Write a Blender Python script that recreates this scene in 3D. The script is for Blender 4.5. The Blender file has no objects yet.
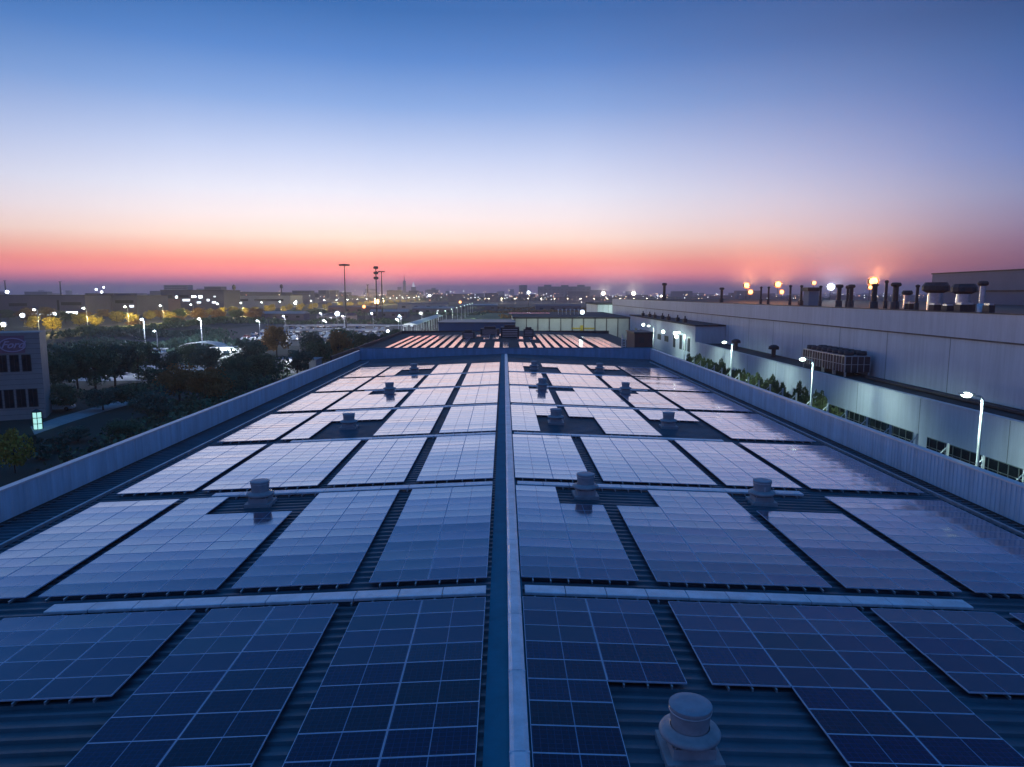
import bpy, bmesh, math, random
from mathutils import Vector, Matrix, Euler
random.seed(11)
R = math.radians
S = bpy.context.scene
COL = S.collection
CX, CY, CZ = -0.25, 0.0, 18.5            # camera position; the ground is z = 0
FPX = 700.0

# ------------------------------------------------------------------ helpers
def lin(c):
    return tuple(((v/255.0)/12.92 if v/255.0 <= 0.04045 else ((v/255.0+0.055)/1.055)**2.4) for v in c)

def mat(name, col, rough=0.6, metal=0.0, var=0.25, scale=3.0, bump=0.0, bscale=20.0, spec=None, col2=None, coat=0.0, streak=0.0):
    m = bpy.data.materials.new(name); m.use_nodes = True
    nt = m.node_tree; b = nt.nodes['Principled BSDF']
    tc = nt.nodes.new('ShaderNodeTexCoord')
    n = nt.nodes.new('ShaderNodeTexNoise'); n.inputs['Scale'].default_value = scale
    n.inputs['Detail'].default_value = 6; n.inputs['Roughness'].default_value = 0.65
    nt.links.new(tc.outputs['Object'], n.inputs['Vector'])
    r = nt.nodes.new('ShaderNodeValToRGB')
    c2 = col2 if col2 else tuple(max(0, v*(1-var)) for v in col)
    c1 = col if col2 else tuple(min(1, v*(1+var)) for v in col)
    r.color_ramp.elements[0].position = 0.3; r.color_ramp.elements[0].color = (*c2, 1)
    r.color_ramp.elements[1].position = 0.7; r.color_ramp.elements[1].color = (*c1, 1)
    nt.links.new(n.outputs['Fac'], r.inputs['Fac'])
    if streak:
        mpp = nt.nodes.new('ShaderNodeMapping'); mpp.inputs['Scale'].default_value = (1.6,1.6,0.12)
        n3 = nt.nodes.new('ShaderNodeTexNoise'); n3.inputs['Scale'].default_value = 1.0; n3.inputs['Detail'].default_value = 8; n3.inputs['Roughness'].default_value = 0.7
        nt.links.new(tc.outputs['Object'], mpp.inputs['Vector']); nt.links.new(mpp.outputs[0], n3.inputs['Vector'])
        r3 = nt.nodes.new('ShaderNodeMapRange'); r3.inputs['From Min'].default_value = 0.35; r3.inputs['From Max'].default_value = 0.62
        r3.inputs['To Min'].default_value = 1-streak; r3.inputs['To Max'].default_value = 1.0
        nt.links.new(n3.outputs['Fac'], r3.inputs['Value'])
        vm_ = nt.nodes.new('ShaderNodeVectorMath'); vm_.operation = 'SCALE'
        nt.links.new(r.outputs['Color'], vm_.inputs[0]); nt.links.new(r3.outputs[0], vm_.inputs['Scale'])
        nt.links.new(vm_.outputs[0], b.inputs['Base Color'])
    else: nt.links.new(r.outputs['Color'], b.inputs['Base Color'])
    b.inputs['Roughness'].default_value = rough; b.inputs['Metallic'].default_value = metal
    if spec is not None: b.inputs['Specular IOR Level'].default_value = spec
    if coat: b.inputs['Coat Weight'].default_value = coat
    if bump:
        n2 = nt.nodes.new('ShaderNodeTexNoise'); n2.inputs['Scale'].default_value = bscale
        n2.inputs['Detail'].default_value = 4
        nt.links.new(tc.outputs['Object'], n2.inputs['Vector'])
        bp = nt.nodes.new('ShaderNodeBump'); bp.inputs['Strength'].default_value = bump; bp.inputs['Distance'].default_value = 0.05
        nt.links.new(n2.outputs['Fac'], bp.inputs['Height']); nt.links.new(bp.outputs['Normal'], b.inputs['Normal'])
    return m

def emis(name, col, strength):
    m = bpy.data.materials.new(name); m.use_nodes = True
    b = m.node_tree.nodes['Principled BSDF']
    b.inputs['Base Color'].default_value = (*col, 1)
    b.inputs['Emission Color'].default_value = (*col, 1); b.inputs['Emission Strength'].default_value = strength
    return m

class MB:
    """collects boxes, prisms and lathes, then links them as ONE mesh object"""
    def __init__(s): s.v = []; s.f = []; s.mi = []; s.sm = []
    def add(s, vs, fs, mi=0, smooth=False):
        o = len(s.v); s.v += [tuple(v) for v in vs]
        for f in fs: s.f.append([i+o for i in f]); s.mi.append(mi); s.sm.append(smooth)
        return s
    def box(s, x0, x1, y0, y1, z0, z1, mi=0):
        vs = [(x0,y0,z0),(x1,y0,z0),(x1,y1,z0),(x0,y1,z0),(x0,y0,z1),(x1,y0,z1),(x1,y1,z1),(x0,y1,z1)]
        return s.add(vs, [(0,3,2,1),(4,5,6,7),(0,1,5,4),(1,2,6,5),(2,3,7,6),(3,0,4,7)], mi)
    def cyl(s, p0, p1, r0, r1=None, n=8, mi=0, caps=True, smooth=True):
        r1 = r0 if r1 is None else r1
        p0 = Vector(p0); p1 = Vector(p1); d = (p1-p0)
        if d.length < 1e-6: return s
        q = d.to_track_quat('Z', 'Y')
        vs = []
        for p, r in ((p0, r0), (p1, r1)):
            for i in range(n):
                a = 2*math.pi*i/n; vs.append(p + q @ Vector((math.cos(a)*r, math.sin(a)*r, 0)))
        fs = [(i, (i+1) % n, n+(i+1) % n, n+i) for i in range(n)]
        s.add(vs, fs, mi, smooth)
        if caps: s.add(vs, [tuple(range(n-1, -1, -1)), tuple(range(n, 2*n))], mi)
        return s
    def lathe(s, prof, c=(0,0,0), n=24, mi=0, smooth=True):
        vs = []
        for r, z in prof:
            for i in range(n):
                a = 2*math.pi*i/n; vs.append((c[0]+math.cos(a)*r, c[1]+math.sin(a)*r, c[2]+z))
        fs = []
        for k in range(len(prof)-1):
            for i in range(n):
                fs.append((k*n+i, k*n+(i+1) % n, (k+1)*n+(i+1) % n, (k+1)*n+i))
        return s.add(vs, fs, mi, smooth)
    def sphere(s, c, r, n=8, mi=0, sz=1.0):
        prof = [(max(0.001, math.sin(math.pi*k/n)*r), -math.cos(math.pi*k/n)*r*sz) for k in range(n+1)]
        return s.lathe(prof, c, n+2, mi)
    def build(s, name, mats, parent=None, loc=None):
        me = bpy.data.meshes.new(name); me.from_pydata(s.v, [], s.f); me.update()
        if not isinstance(mats, (list, tuple)): mats = [mats]
        for m in mats: me.materials.append(m)
        me.polygons.foreach_set('material_index', s.mi); me.polygons.foreach_set('use_smooth', s.sm)
        o = bpy.data.objects.new(name, me); COL.objects.link(o)
        if parent is not None: o.parent = parent
        if loc is not None: o.location = loc
        return o

def tag(o, label, cat, group=None, kind=None):
    if label: o['label'] = label
    if cat: o['category'] = cat
    if group: o['group'] = group
    if kind: o['kind'] = kind
    return o
def thing(name, label, cat, loc=(0,0,0), rz=0, group=None):
    o = bpy.data.objects.new(name, None); COL.objects.link(o); o.empty_display_size = 0.2
    o.location = loc; o.rotation_euler = (0,0,rz); return tag(o, label, cat, group)
def struct(o, kind='structure'): o['kind'] = kind; return o
def dup(root, label, loc, rz=None, scale=None, group=None):
    r = root.copy(); COL.objects.link(r); r.location = loc; r['label'] = label
    if rz is not None: r.rotation_euler = (0,0,rz)
    if scale is not None: r.scale = scale
    if group: r['group'] = group
    for ch in list(root.children):
        c = ch.copy(); COL.objects.link(c); c.parent = r
        for g in ch.children:
            d = g.copy(); COL.objects.link(d); d.parent = c
    return r
ONES = ['', 'first','second','third','fourth','fifth','sixth','seventh','eighth','ninth','tenth','eleventh','twelfth',
        'thirteenth','fourteenth','fifteenth','sixteenth','seventeenth','eighteenth','nineteenth']
TENS = {2:'twent',3:'thirt',4:'fort',5:'fift',6:'sixt',7:'sevent',8:'eight',9:'ninet'}
def nth(k):
    if k < 20: return ONES[k]
    t, u = divmod(k, 10)
    return TENS[t]+'ieth' if u == 0 else TENS[t]+'y-'+ONES[u]
def tanaz(px): return math.tan(math.atan((px-512)/FPX)+math.atan(8/FPX))
def wx(px, Y): return tanaz(px)*Y + CX       # world x of an image column at distance Y
def wz(py, Y): return CZ - (py-294.5)/FPX*Y        # world z of an image row at distance Y
def light(name, loc, col, power, size=0.3, aim=None, cone=120, blend=0.6):
    l = bpy.data.lights.new(name, 'SPOT' if aim else 'POINT'); l.color = col; l.energy = power; l.shadow_soft_size = size
    o = bpy.data.objects.new(name, l); COL.objects.link(o); o.location = loc
    if aim:
        l.spot_size = R(cone); l.spot_blend = blend
        o.rotation_euler = Vector(aim).to_track_quat('-Z', 'Y').to_euler()
    return o

# ------------------------------------------------------------------ world: dusk sky
W = bpy.data.worlds.new("World"); S.world = W; W.use_nodes = True
nt = W.node_tree; bg = nt.nodes['Background']
tc = nt.nodes.new('ShaderNodeTexCoord'); sep = nt.nodes.new('ShaderNodeSeparateXYZ')
nt.links.new(tc.outputs['Generated'], sep.inputs[0])
def ramp(els, interp='LINEAR'):
    r = nt.nodes.new('ShaderNodeValToRGB'); cr = r.color_ramp; cr.interpolation = interp
    while len(cr.elements) < len(els): cr.elements.new(0.5)
    for e, (p, c) in zip(cr.elements, els): e.position = p; e.color = (*c, 1)
    return r
def elev(y, px=290):   # sine of the elevation seen at an image row
    p = math.atan(89/FPX); d = math.sqrt((px-512)**2+FPX**2+(383.5-y)**2)
    return ((383.5-y)*math.cos(p)-FPX*math.sin(p))/d
sq = lambda z: math.sqrt(max(0, z))
warm = [(294,(110,88,130)),(288,(142,102,146)),(281,(196,112,144)),(272,(238,130,138)),(262,(252,148,136)),(250,(252,186,164)),(236,(255,220,205)),
        (215,(247,231,232)),(190,(230,229,243)),(150,(194,206,238)),(100,(136,168,222)),(50,(88,134,202)),(0,(57,108,176))]
cool = [(294,(84,70,104)),(280,(92,72,104)),(262,(110,80,108)),(240,(120,96,130)),(220,(122,112,150)),(190,(116,126,170)),
        (150,(88,116,176)),(100,(60,100,166)),(50,(40,88,150)),(0,(22,70,126))]
SIG = 0.0002
HZ = lin((86,74,110))
def behind(y, c, px=290):     # sky colour that still reads right after the haze box has dimmed it
    e = max(elev(y, px), 0.004); T = max(0.32, math.exp(-SIG*151.5/e)); L = lin(c)
    return tuple(max(0.0, (v-h*(1-T))/T) for v, h in zip(L, HZ))
we = [(sq(elev(y)), behind(y, c)) for y, c in warm] + [(0.70, lin((40,102,172))), (0.85, lin((42,110,178))), (1.0, lin((44,114,180)))]
ce = [(sq(elev(y, 1004)), behind(y, c, 1004)) for y, c in cool] + [(0.70, lin((22,74,134))), (0.85, lin((34,94,158))), (1.0, lin((44,114,180)))]
zc = nt.nodes.new('ShaderNodeMath'); zc.operation = 'MAXIMUM'; zc.inputs[1].default_value = 0.0
nt.links.new(sep.outputs[2], zc.inputs[0])
zs = nt.nodes.new('ShaderNodeMath'); zs.operation = 'SQRT'; nt.links.new(zc.outputs[0], zs.inputs[0])
rw = ramp(we); rc = ramp(ce)
for r in (rw, rc): nt.links.new(zs.outputs[0], r.inputs['Fac'])
at = nt.nodes.new('ShaderNodeMath'); at.operation = 'ARCTAN2'
nt.links.new(sep.outputs[0], at.inputs[0]); nt.links.new(sep.outputs[1], at.inputs[1])
mr = nt.nodes.new('ShaderNodeMapRange'); mr.inputs['From Min'].default_value = -math.pi; mr.inputs['From Max'].default_value = math.pi
nt.links.new(at.outputs[0], mr.inputs['Value'])
az = lambda d: (d+180)/360.0
g = lambda v: (v, v, v)
ra = ramp([(az(-180),g(0.05)),(az(-115),g(0.12)),(az(-70),g(0.5)),(az(-36),g(0.72)),(az(-24),g(0.95)),(az(-16),g(1)),(az(-4),g(0.97)),
           (az(5),g(0.91)),(az(20),g(0.52)),(az(32),g(0.16)),(az(38),g(0.02)),(az(75),g(0.0)),(az(180),g(0.05))])
nt.links.new(mr.outputs[0], ra.inputs['Fac'])
mx = nt.nodes.new('ShaderNodeMix'); mx.data_type = 'RGBA'
nt.links.new(ra.outputs['Color'], mx.inputs[0]); nt.links.new(rc.outputs['Color'], mx.inputs[6]); nt.links.new(rw.outputs['Color'], mx.inputs[7])
nt.links.new(mx.outputs[2], bg.inputs['Color']); bg.inputs['Strength'].default_value = 1.0

# ------------------------------------------------------------------ camera
cd = bpy.data.cameras.new('camera'); cam = bpy.data.objects.new('camera', cd); COL.objects.link(cam)
cam.location = (CX, CY, CZ); cam.rotation_euler = (R(90)-math.atan(89/FPX), 0, -math.atan(8/FPX))
cd.sensor_width = 36; cd.lens = FPX/1024*36; cd.clip_start = 0.1; cd.clip_end = 40000
S.camera = cam

# ------------------------------------------------------------------ materials
M = {}
M['ground'] = mat('ground_soil', (0.035,0.045,0.03), 0.95, var=0.6, scale=0.03, col2=(0.018,0.024,0.018))
M['asphalt'] = mat('asphalt', (0.05,0.05,0.055), 0.8, var=0.3, scale=0.6)
M['pale_paving'] = mat('pale_paving', (0.30,0.31,0.33), 0.8, var=0.2, scale=0.8)
M['roof'] = mat('coated_roof_steel', (0.042,0.095,0.13), 0.42, metal=0.0, spec=0.5, var=0.45, scale=0.3, bump=0.15, bscale=6)
M['ridge_blue'] = mat('ridge_flashing_blue', (0.012,0.19,0.27), 0.8, metal=0.0, spec=0.15, var=0.15, scale=1.2)
M['parapet'] = mat('parapet_cladding', streak=0.28, col=(0.50,0.70,0.86), rough=0.5, metal=0.0, var=0.10, scale=0.35, bump=0.1, bscale=3)
M['parapet_cap'] = mat('parapet_cap', (0.62,0.65,0.70), 0.4, metal=0.3, var=0.12, scale=0.8)
M['back_wall'] = mat('end_wall_cladding', streak=0.25, col=(0.21,0.44,0.66), rough=0.55, var=0.12, scale=0.5)
M['galv'] = mat('galvanised_steel', (0.55,0.56,0.60), 0.36, metal=0.7, var=0.22, scale=2.5, bump=0.2, bscale=8)
M['alu'] = mat('aluminium_frame', (0.50,0.61,0.78), 0.5, metal=0.2, var=0.12, scale=4)
M['tray'] = mat('tray_metal', (0.66,0.70,0.78), 0.38, metal=0.25, var=0.2, scale=1.5, bump=0.15, bscale=8)
M['dark'] = mat('dark_rubber', (0.012,0.013,0.016), 0.8)
M['vent'] = mat('vent_paint', (0.30,0.33,0.37), 0.55, var=0.18, scale=3, bump=0.1)
M['vent_top'] = mat('vent_top_paint', (0.26,0.30,0.37), 0.5, var=0.2, scale=2)
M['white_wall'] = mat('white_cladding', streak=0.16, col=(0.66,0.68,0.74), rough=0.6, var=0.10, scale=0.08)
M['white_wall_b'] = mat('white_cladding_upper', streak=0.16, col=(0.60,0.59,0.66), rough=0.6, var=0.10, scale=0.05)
M['ledge'] = mat('rusty_ledge', (0.13,0.10,0.09), 0.8, var=0.4, scale=0.6)
M['dark_roof'] = mat('dark_membrane_roof', (0.035,0.038,0.045), 0.85, var=0.5, scale=0.5)
M['brown'] = mat('brown_cladding', (0.07,0.045,0.05), 0.7, var=0.2, scale=0.5)
M['win'] = mat('dark_window_glass', (0.010,0.018,0.025), 0.12, var=0.3)
M['winframe'] = mat('window_mullion', (0.17,0.19,0.18), 0.6)
M['pole'] = mat('white_pole_paint', (0.42,0.44,0.46), 0.5, var=0.08)
M['darkmetal'] = mat('dark_stack_metal', (0.045,0.045,0.055), 0.6, metal=0.2, var=0.3)
M['leaf'] = mat('leaf_dark_green', (0.09,0.15,0.075), 0.8, var=0.5, scale=0.5)
M['leaf2'] = mat('leaf_blue_green', (0.065,0.13,0.09), 0.8, var=0.5, scale=0.5)
M['leaf_b'] = mat('leaf_autumn_brown', (0.32,0.17,0.055), 0.85, var=0.4, scale=0.6)
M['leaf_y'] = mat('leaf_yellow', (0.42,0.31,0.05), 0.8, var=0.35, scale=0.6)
M['leaf_h'] = mat('leaf_hedge', (0.10,0.13,0.05), 0.8, var=0.4, scale=1.5)
M['bark'] = mat('bark', (0.07,0.055,0.045), 0.95, var=0.3)
M['brick'] = mat('office_cladding', (0.36,0.31,0.30), 0.8, var=0.12, scale=0.5)
M['brick_red'] = mat('office_red_panel', (0.33,0.16,0.21), 0.8, var=0.15, scale=0.6)
M['sign_pink'] = mat('sign_pale_pink', (0.62,0.45,0.60), 0.5, var=0.1)
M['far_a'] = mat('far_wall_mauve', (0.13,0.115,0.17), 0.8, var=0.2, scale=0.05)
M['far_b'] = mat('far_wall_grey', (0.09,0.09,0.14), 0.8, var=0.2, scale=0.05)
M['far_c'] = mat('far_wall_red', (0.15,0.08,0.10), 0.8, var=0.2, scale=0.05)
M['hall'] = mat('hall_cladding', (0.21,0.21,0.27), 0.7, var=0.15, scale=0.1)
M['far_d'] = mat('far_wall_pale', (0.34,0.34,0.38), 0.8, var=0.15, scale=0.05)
M['facade'] = mat('pale_facade', (0.50,0.52,0.50), 0.6, var=0.1, scale=0.3)
M['blue_box'] = mat('blue_hall_cladding', (0.08,0.15,0.26), 0.6, var=0.15, scale=0.3)
M['yellow'] = mat('yellow_paint', (0.55,0.42,0.05), 0.6)
M['lamp_w'] = emis('lamp_white', (0.80,0.92,1.0), 30)
M['lamp_g'] = emis('lamp_green_white', (0.78,1.0,0.86), 7)
M['lamp_y'] = emis('lamp_warm', (1.0,0.74,0.34), 16)
M['lamp_o'] = emis('lamp_orange', (1.0,0.46,0.17), 4.0); M['halo_o'] = emis('lamp_orange_halo', (1.0,0.30,0.10), 1.0); M['halo_w'] = emis('lamp_white_halo', (0.75,0.78,1.0), 0.7)  # the two weaker emitters imitate the glare around a bulb
M['lamp_wo'] = emis('lamp_warm_white', (1.0,0.84,0.58), 24)
M['lit_win'] = emis('lit_window', (0.85,0.92,1.0), 2.2)
M['lit_green'] = emis('lit_glass_green', (0.50,1.0,0.90), 0.8)

# solar glass: dark blue cells behind a glossy cover, faint busbar lines
m = bpy.data.materials.new('solar_glass'); m.use_nodes = True; nt = m.node_tree; b = nt.nodes['Principled BSDF']
tcn = nt.nodes.new('ShaderNodeTexCoord')
mp = nt.nodes.new('ShaderNodeMapping'); nt.links.new(tcn.outputs['Object'], mp.inputs['Vector'])
br = nt.nodes.new('ShaderNodeTexBrick'); br.offset = 0.0; br.squash = 1.0
br.inputs['Scale'].default_value = 1.0; br.inputs['Mortar Size'].default_value = 0.007
br.inputs['Brick Width'].default_value = 0.165; br.inputs['Row Height'].default_value = 0.160
br.inputs['Color1'].default_value = (0.0015,0.010,0.030,1); br.inputs['Color2'].default_value = (0.002,0.012,0.036,1)
br.inputs['Mortar'].default_value = (0.018,0.045,0.095,1)
nt.links.new(mp.outputs[0], br.inputs['Vector'])
oi = nt.nodes.new('ShaderNodeObjectInfo')
hs = nt.nodes.new('ShaderNodeHueSaturation')
m1 = nt.nodes.new('ShaderNodeMapRange'); m1.inputs['To Min'].default_value = 0.7; m1.inputs['To Max'].default_value = 1.35
nt.links.new(oi.outputs['Random'], m1.inputs['Value']); nt.links.new(m1.outputs[0], hs.inputs['Value'])
m2 = nt.nodes.new('ShaderNodeMapRange'); m2.inputs['To Min'].default_value = 0.485; m2.inputs['To Max'].default_value = 0.53
nt.links.new(oi.outputs['Random'], m2.inputs['Value']); nt.links.new(m2.outputs[0], hs.inputs['Hue'])
nt.links.new(br.outputs['Color'], hs.inputs['Color'])
nt.links.new(hs.outputs['Color'], b.inputs['Base Color'])
b.inputs['IOR'].default_value = 1.4; b.inputs['Specular IOR Level'].default_value = 0.12
dn = nt.nodes.new('ShaderNodeTexNoise'); dn.inputs['Scale'].default_value = 1.3; dn.inputs['Detail'].default_value = 5
nt.links.new(tcn.outputs['Object'], dn.inputs['Vector'])
dr = nt.nodes.new('ShaderNodeMapRange'); dr.inputs['From Min'].default_value = 0.35; dr.inputs['From Max'].default_value = 0.7
dr.inputs['To Min'].default_value = 0.06; dr.inputs['To Max'].default_value = 0.14
nt.links.new(dn.outputs['Fac'], dr.inputs['Value']); nt.links.new(dr.outputs[0], b.inputs['Roughness'])
gl = nt.nodes.new('ShaderNodeBsdfGlossy'); gl.inputs['Color'].default_value = (0.84,0.90,1.0,1)
nt.links.new(dr.outputs[0], gl.inputs['Roughness'])
lw_ = nt.nodes.new('ShaderNodeLayerWeight'); lw_.inputs['Blend'].default_value = 0.5
fr = nt.nodes.new('ShaderNodeValToRGB'); cr = fr.color_ramp
cv = ((0.0,0.012),(0.36,0.018),(0.45,0.04),(0.53,0.09),(0.60,0.22),(0.66,0.38),(0.74,0.57),(0.84,0.76),(1.0,0.97))
while len(cr.elements) < len(cv): cr.elements.new(0.5)
for e, (p, v) in zip(cr.elements, cv): e.position = p; e.color = (v,v,v,1)
hg = nt.nodes.new('ShaderNodeHueSaturation')
tr = nt.nodes.new('ShaderNodeValToRGB'); tr.color_ramp.elements[0].position = 0.55; tr.color_ramp.elements[0].color = (0.60,0.82,1.0,1)
tr.color_ramp.elements[1].position = 0.86; tr.color_ramp.elements[1].color = (0.96,0.92,1.0,1)     # blue anti-reflective coating
nt.links.new(lw_.outputs['Facing'], tr.inputs['Fac']); nt.links.new(tr.outputs['Color'], hg.inputs['Color'])
m3 = nt.nodes.new('ShaderNodeMapRange'); m3.inputs['To Min'].default_value = 0.95; m3.inputs['To Max'].default_value = 1.02
nt.links.new(oi.outputs['Random'], m3.inputs['Value']); nt.links.new(m3.outputs[0], hg.inputs['Value'])
m4 = nt.nodes.new('ShaderNodeMapRange'); m4.inputs['To Min'].default_value = 0.49; m4.inputs['To Max'].default_value = 0.53
mm = nt.nodes.new('ShaderNodeMath'); mm.operation = 'MULTIPLY'; mm.inputs[1].default_value = 7.13
mf = nt.nodes.new('ShaderNodeMath'); mf.operation = 'FRACT'
nt.links.new(oi.outputs['Random'], mm.inputs[0]); nt.links.new(mm.outputs[0], mf.inputs[0]); nt.links.new(mf.outputs[0], m4.inputs['Value'])
nt.links.new(m4.outputs[0], hg.inputs['Hue']); nt.links.new(hg.outputs['Color'], gl.inputs['Color'])
nt.links.new(lw_.outputs['Facing'], fr.inputs['Fac'])
ms = nt.nodes.new('ShaderNodeMixShader'); nt.links.new(fr.outputs['Color'], ms.inputs[0])
nt.links.new(b.outputs[0], ms.inputs[1]); nt.links.new(gl.outputs[0], ms.inputs[2])
nt.links.new(ms.outputs[0], nt.nodes['Material Output'].inputs['Surface'])
M['glass'] = m
M['cellgap'] = mat('cell_gap_strip', (0.16,0.26,0.42), 0.3, var=0.1)

# ------------------------------------------------------------------ ground and air
gm = MB(); gm.add([(-11000,-300,0),(11000,-300,0),(11000,13000,0),(-11000,13000,0)], [(0,1,2,3)])
struct(gm.build('ground', M['ground']))

# ------------------------------------------------------------------ the solar factory roof
EX_L, EX_R = -24.55, 24.55
SL = 1.0/24.55                                # roof falls 1 m from ridge (z 8.5) to eave
ZR = 8.5
def rz(x): return ZR - abs(x)*SL
Y0, Y1 = -6.0, 118.0
fac = thing('solar_factory', 'low factory whose ribbed blue roof is covered with solar arrays', 'factory', (0,0,0))
def ribbed(side):
    mb = MB(); prof = []; y = Y0; P = 0.49
    while y < Y1-P:
        prof += [(y,0),(y+0.28,0),(y+0.33,0.075),(y+0.43,0.075)]; y += P+0.0
        prof[-1] = (y-0.05, 0.075)
    prof += [(Y1,0)]
    xe = EX_L if side < 0 else EX_R
    vs = []
    for (yy, hh) in prof: vs += [(0.0, yy, ZR+hh), (xe, yy, rz(xe)+hh)]
    fs = []
    for i in range(len(prof)-1):
        a = 2*i; f = (a, a+1, a+3, a+2); fs.append(f if side < 0 else f[::-1])
    mb.add(vs, fs); return mb
ribbed(-1).build('roof_slope', M['roof'], fac); ribbed(1).build('roof_slope', M['roof'], fac)
# outer walls
mb = MB(); mb.box(EX_L-0.45, EX_L-0.25, Y0, Y1, 0, 7.2); mb.build('wall', M['parapet'], fac)
mb = MB(); mb.box(EX_R+0.25, EX_R+0.45, Y0, Y1, 0, 7.2); mb.build('wall', M['parapet'], fac)
mb = MB(); mb.box(EX_L-0.25, EX_R+0.25, Y1+0.3, Y1+0.5, 0, 7.2); mb.build('wall', M['parapet'], fac)
def parapet(x, side, ztop, P, depth):
    mb = MB(); prof = []; y = Y0
    while y < Y1-0.01:
        prof += [(y,0),(y+P*0.72,0),(y+P*0.8,depth),(y+P*0.92,depth)]; y += P
    prof.append((Y1,0))
    vs = []
    for yy, d in prof: vs += [(x+side*d*-1, yy, 7.35), (x+side*d*-1, yy, ztop)]
    fs = []
    for i in range(len(prof)-1):
        a = 2*i; f = (a, a+2, a+3, a+1); fs.append(f if side < 0 else f[::-1])
    mb.add(vs, fs)
    mb.box(min(x+side*0.03, x+side*0.30), max(x+side*0.03, x+side*0.30), Y0, Y1+0.3, 7.2, ztop)
    p = mb.build('parapet', M['parapet'], fac)
    cb = MB(); cb.box(min(x-side*0.06, x+side*0.36), max(x-side*0.06, x+side*0.36), Y0, Y1+0.36, ztop+0.003, ztop+0.09)
    cb.build('parapet_cap', M['parapet_cap'], p)
parapet(EX_L, -1, 9.05, 1.05, 0.018)
parapet(EX_R, 1, 9.33, 0.34, 0.03)
mb = MB(); mb.box(EX_L+0.02, EX_R-0.02, Y1, Y1+0.28, 7.2, 9.5)
p = mb.build('end_parapet', M['back_wall'], fac)
mb = MB(); mb.box(EX_L-0.3, EX_R+0.3, Y1-0.06, Y1+0.34, 9.503, 9.6); mb.build('parapet_cap', M['ridge_blue'], p)
# blue ridge flashing
mb = MB()
for s in (0,):
    mb.add([(-0.72,Y0,rz(0.72)+0.10),(-0.20,Y0,rz(0)+0.13),(-0.20,Y1-0.01,rz(0)+0.13),(-0.72,Y1-0.01,rz(0.72)+0.10)], [(0,1,2,3)])
    mb.add([(-0.72,Y0,rz(0.72)+0.10),(-0.72,Y1-0.01,rz(0.72)+0.10),(-0.72,Y1-0.01,rz(0.72)+0.0),(-0.72,Y0,rz(0.72)+0.0)], [(0,1,2,3)])
    mb.add([(-0.20,Y0,rz(0)+0.13),(0.36,Y0,rz(0.36)+0.105),(0.36,Y1-0.01,rz(0.36)+0.105),(-0.20,Y1-0.01,rz(0)+0.13)], [(0,1,2,3)])
mb.build('ridge_flashing', M['ridge_blue'], fac)
# long gutter trims near the eaves
for x in (-21.95, 23.25):
    mb = MB(); mb.box(x-0.07, x+0.07, Y0, 112.0, rz(x)+0.06, rz(x)+0.22)
    mb.build('eave_trim', M['galv'], fac)
for x0, x1 in ((EX_L+0.02, EX_L+0.42), (EX_R-0.42, EX_R-0.02)):
    mb = MB(); mb.box(x0, x1, Y0, Y1-0.02, rz((x0+x1)/2)+0.055, rz((x0+x1)/2)+0.075); mb.build('eave_gutter', M['dark'], fac)

# ridge cable tray, segmented covers
t = thing('cable_tray', 'long silver cable tray running along the ridge of the solar roof', 'cable tray', (0.07,0,ZR+0.13), group='cable trays on the solar roof')
y = 0.8 - 6.5
while y < 112:
    L = 3.25; mb = MB()
    w = 0.21; z0 = 0.0; z1 = 0.19
    vs = [(-w,y+0.02,z0),(-w,y+0.02,z1),(-w*0.55,y+0.02,z1+0.035),(w*0.55,y+0.02,z1+0.035),(w,y+0.02,z1),(w,y+0.02,z0)]
    ve = [(a,y+L-0.02,c) for a,_,c in vs]
    n = 6; mb.add(vs+ve, [(i,i+n,i+n+1,i+1) for i in range(n-1)] + [tuple(range(n)), tuple(range(2*n-1,n-1,-1))])
    mb.box(-w-0.012, w+0.012, y-0.03, y+0.03, z0, z1+0.02)
    mb.build('tray_cover', M['tray'], t); y += L

# module mesh: 2.05 x 0.965
MW, MD = 2.056, 0.976
def module_mesh():
    mb = MB(); fw = 0.016; h = 0.04
    hx, hy = MW/2, MD/2
    mb.box(-hx, hx, -hy, -hy+fw, 0, h); mb.box(-hx, hx, hy-fw, hy, 0, h)
    mb.box(-hx, -hx+fw, -hy+fw, hy-fw, 0, h); mb.box(hx-fw, hx, -hy+fw, hy-fw, 0, h)
    xs = [-hx+fw, -0.012, 0.012, hx-fw]; N = 6
    for k in range(3):
        vs = []
        for j in range(N+1):
            u = j/N*2-1; yy = u*(hy-fw); z = h-0.002-0.0024*(1-u*u)
            vs += [(xs[k], yy, z), (xs[k+1], yy, z)]
        mb.add(vs, [(2*j, 2*j+1, 2*j+3, 2*j+2) for j in range(N)], 2 if k == 1 else 1, True)
    mb.add([(-hx+fw,-hy+fw,0.01),(hx-fw,-hy+fw,0.01),(hx-fw,hy-fw,0.01),(-hx+fw,hy-fw,0.01)], [(3,2,1,0)], 1)
    return mb
mod0 = module_mesh().build('solar_panel', [M['alu'], M['glass'], M['cellgap']])
MODMESH = mod0.data; bpy.data.objects.remove(mod0)
rb = MB(); rb.box(-0.02, 0.02, -5.92-0.22, 5.92+0.10, -0.085, -0.004)
rail0 = rb.build('mounting_rail', M['galv']); RAILMESH = rail0.data; bpy.data.objects.remove(rail0)

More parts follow.
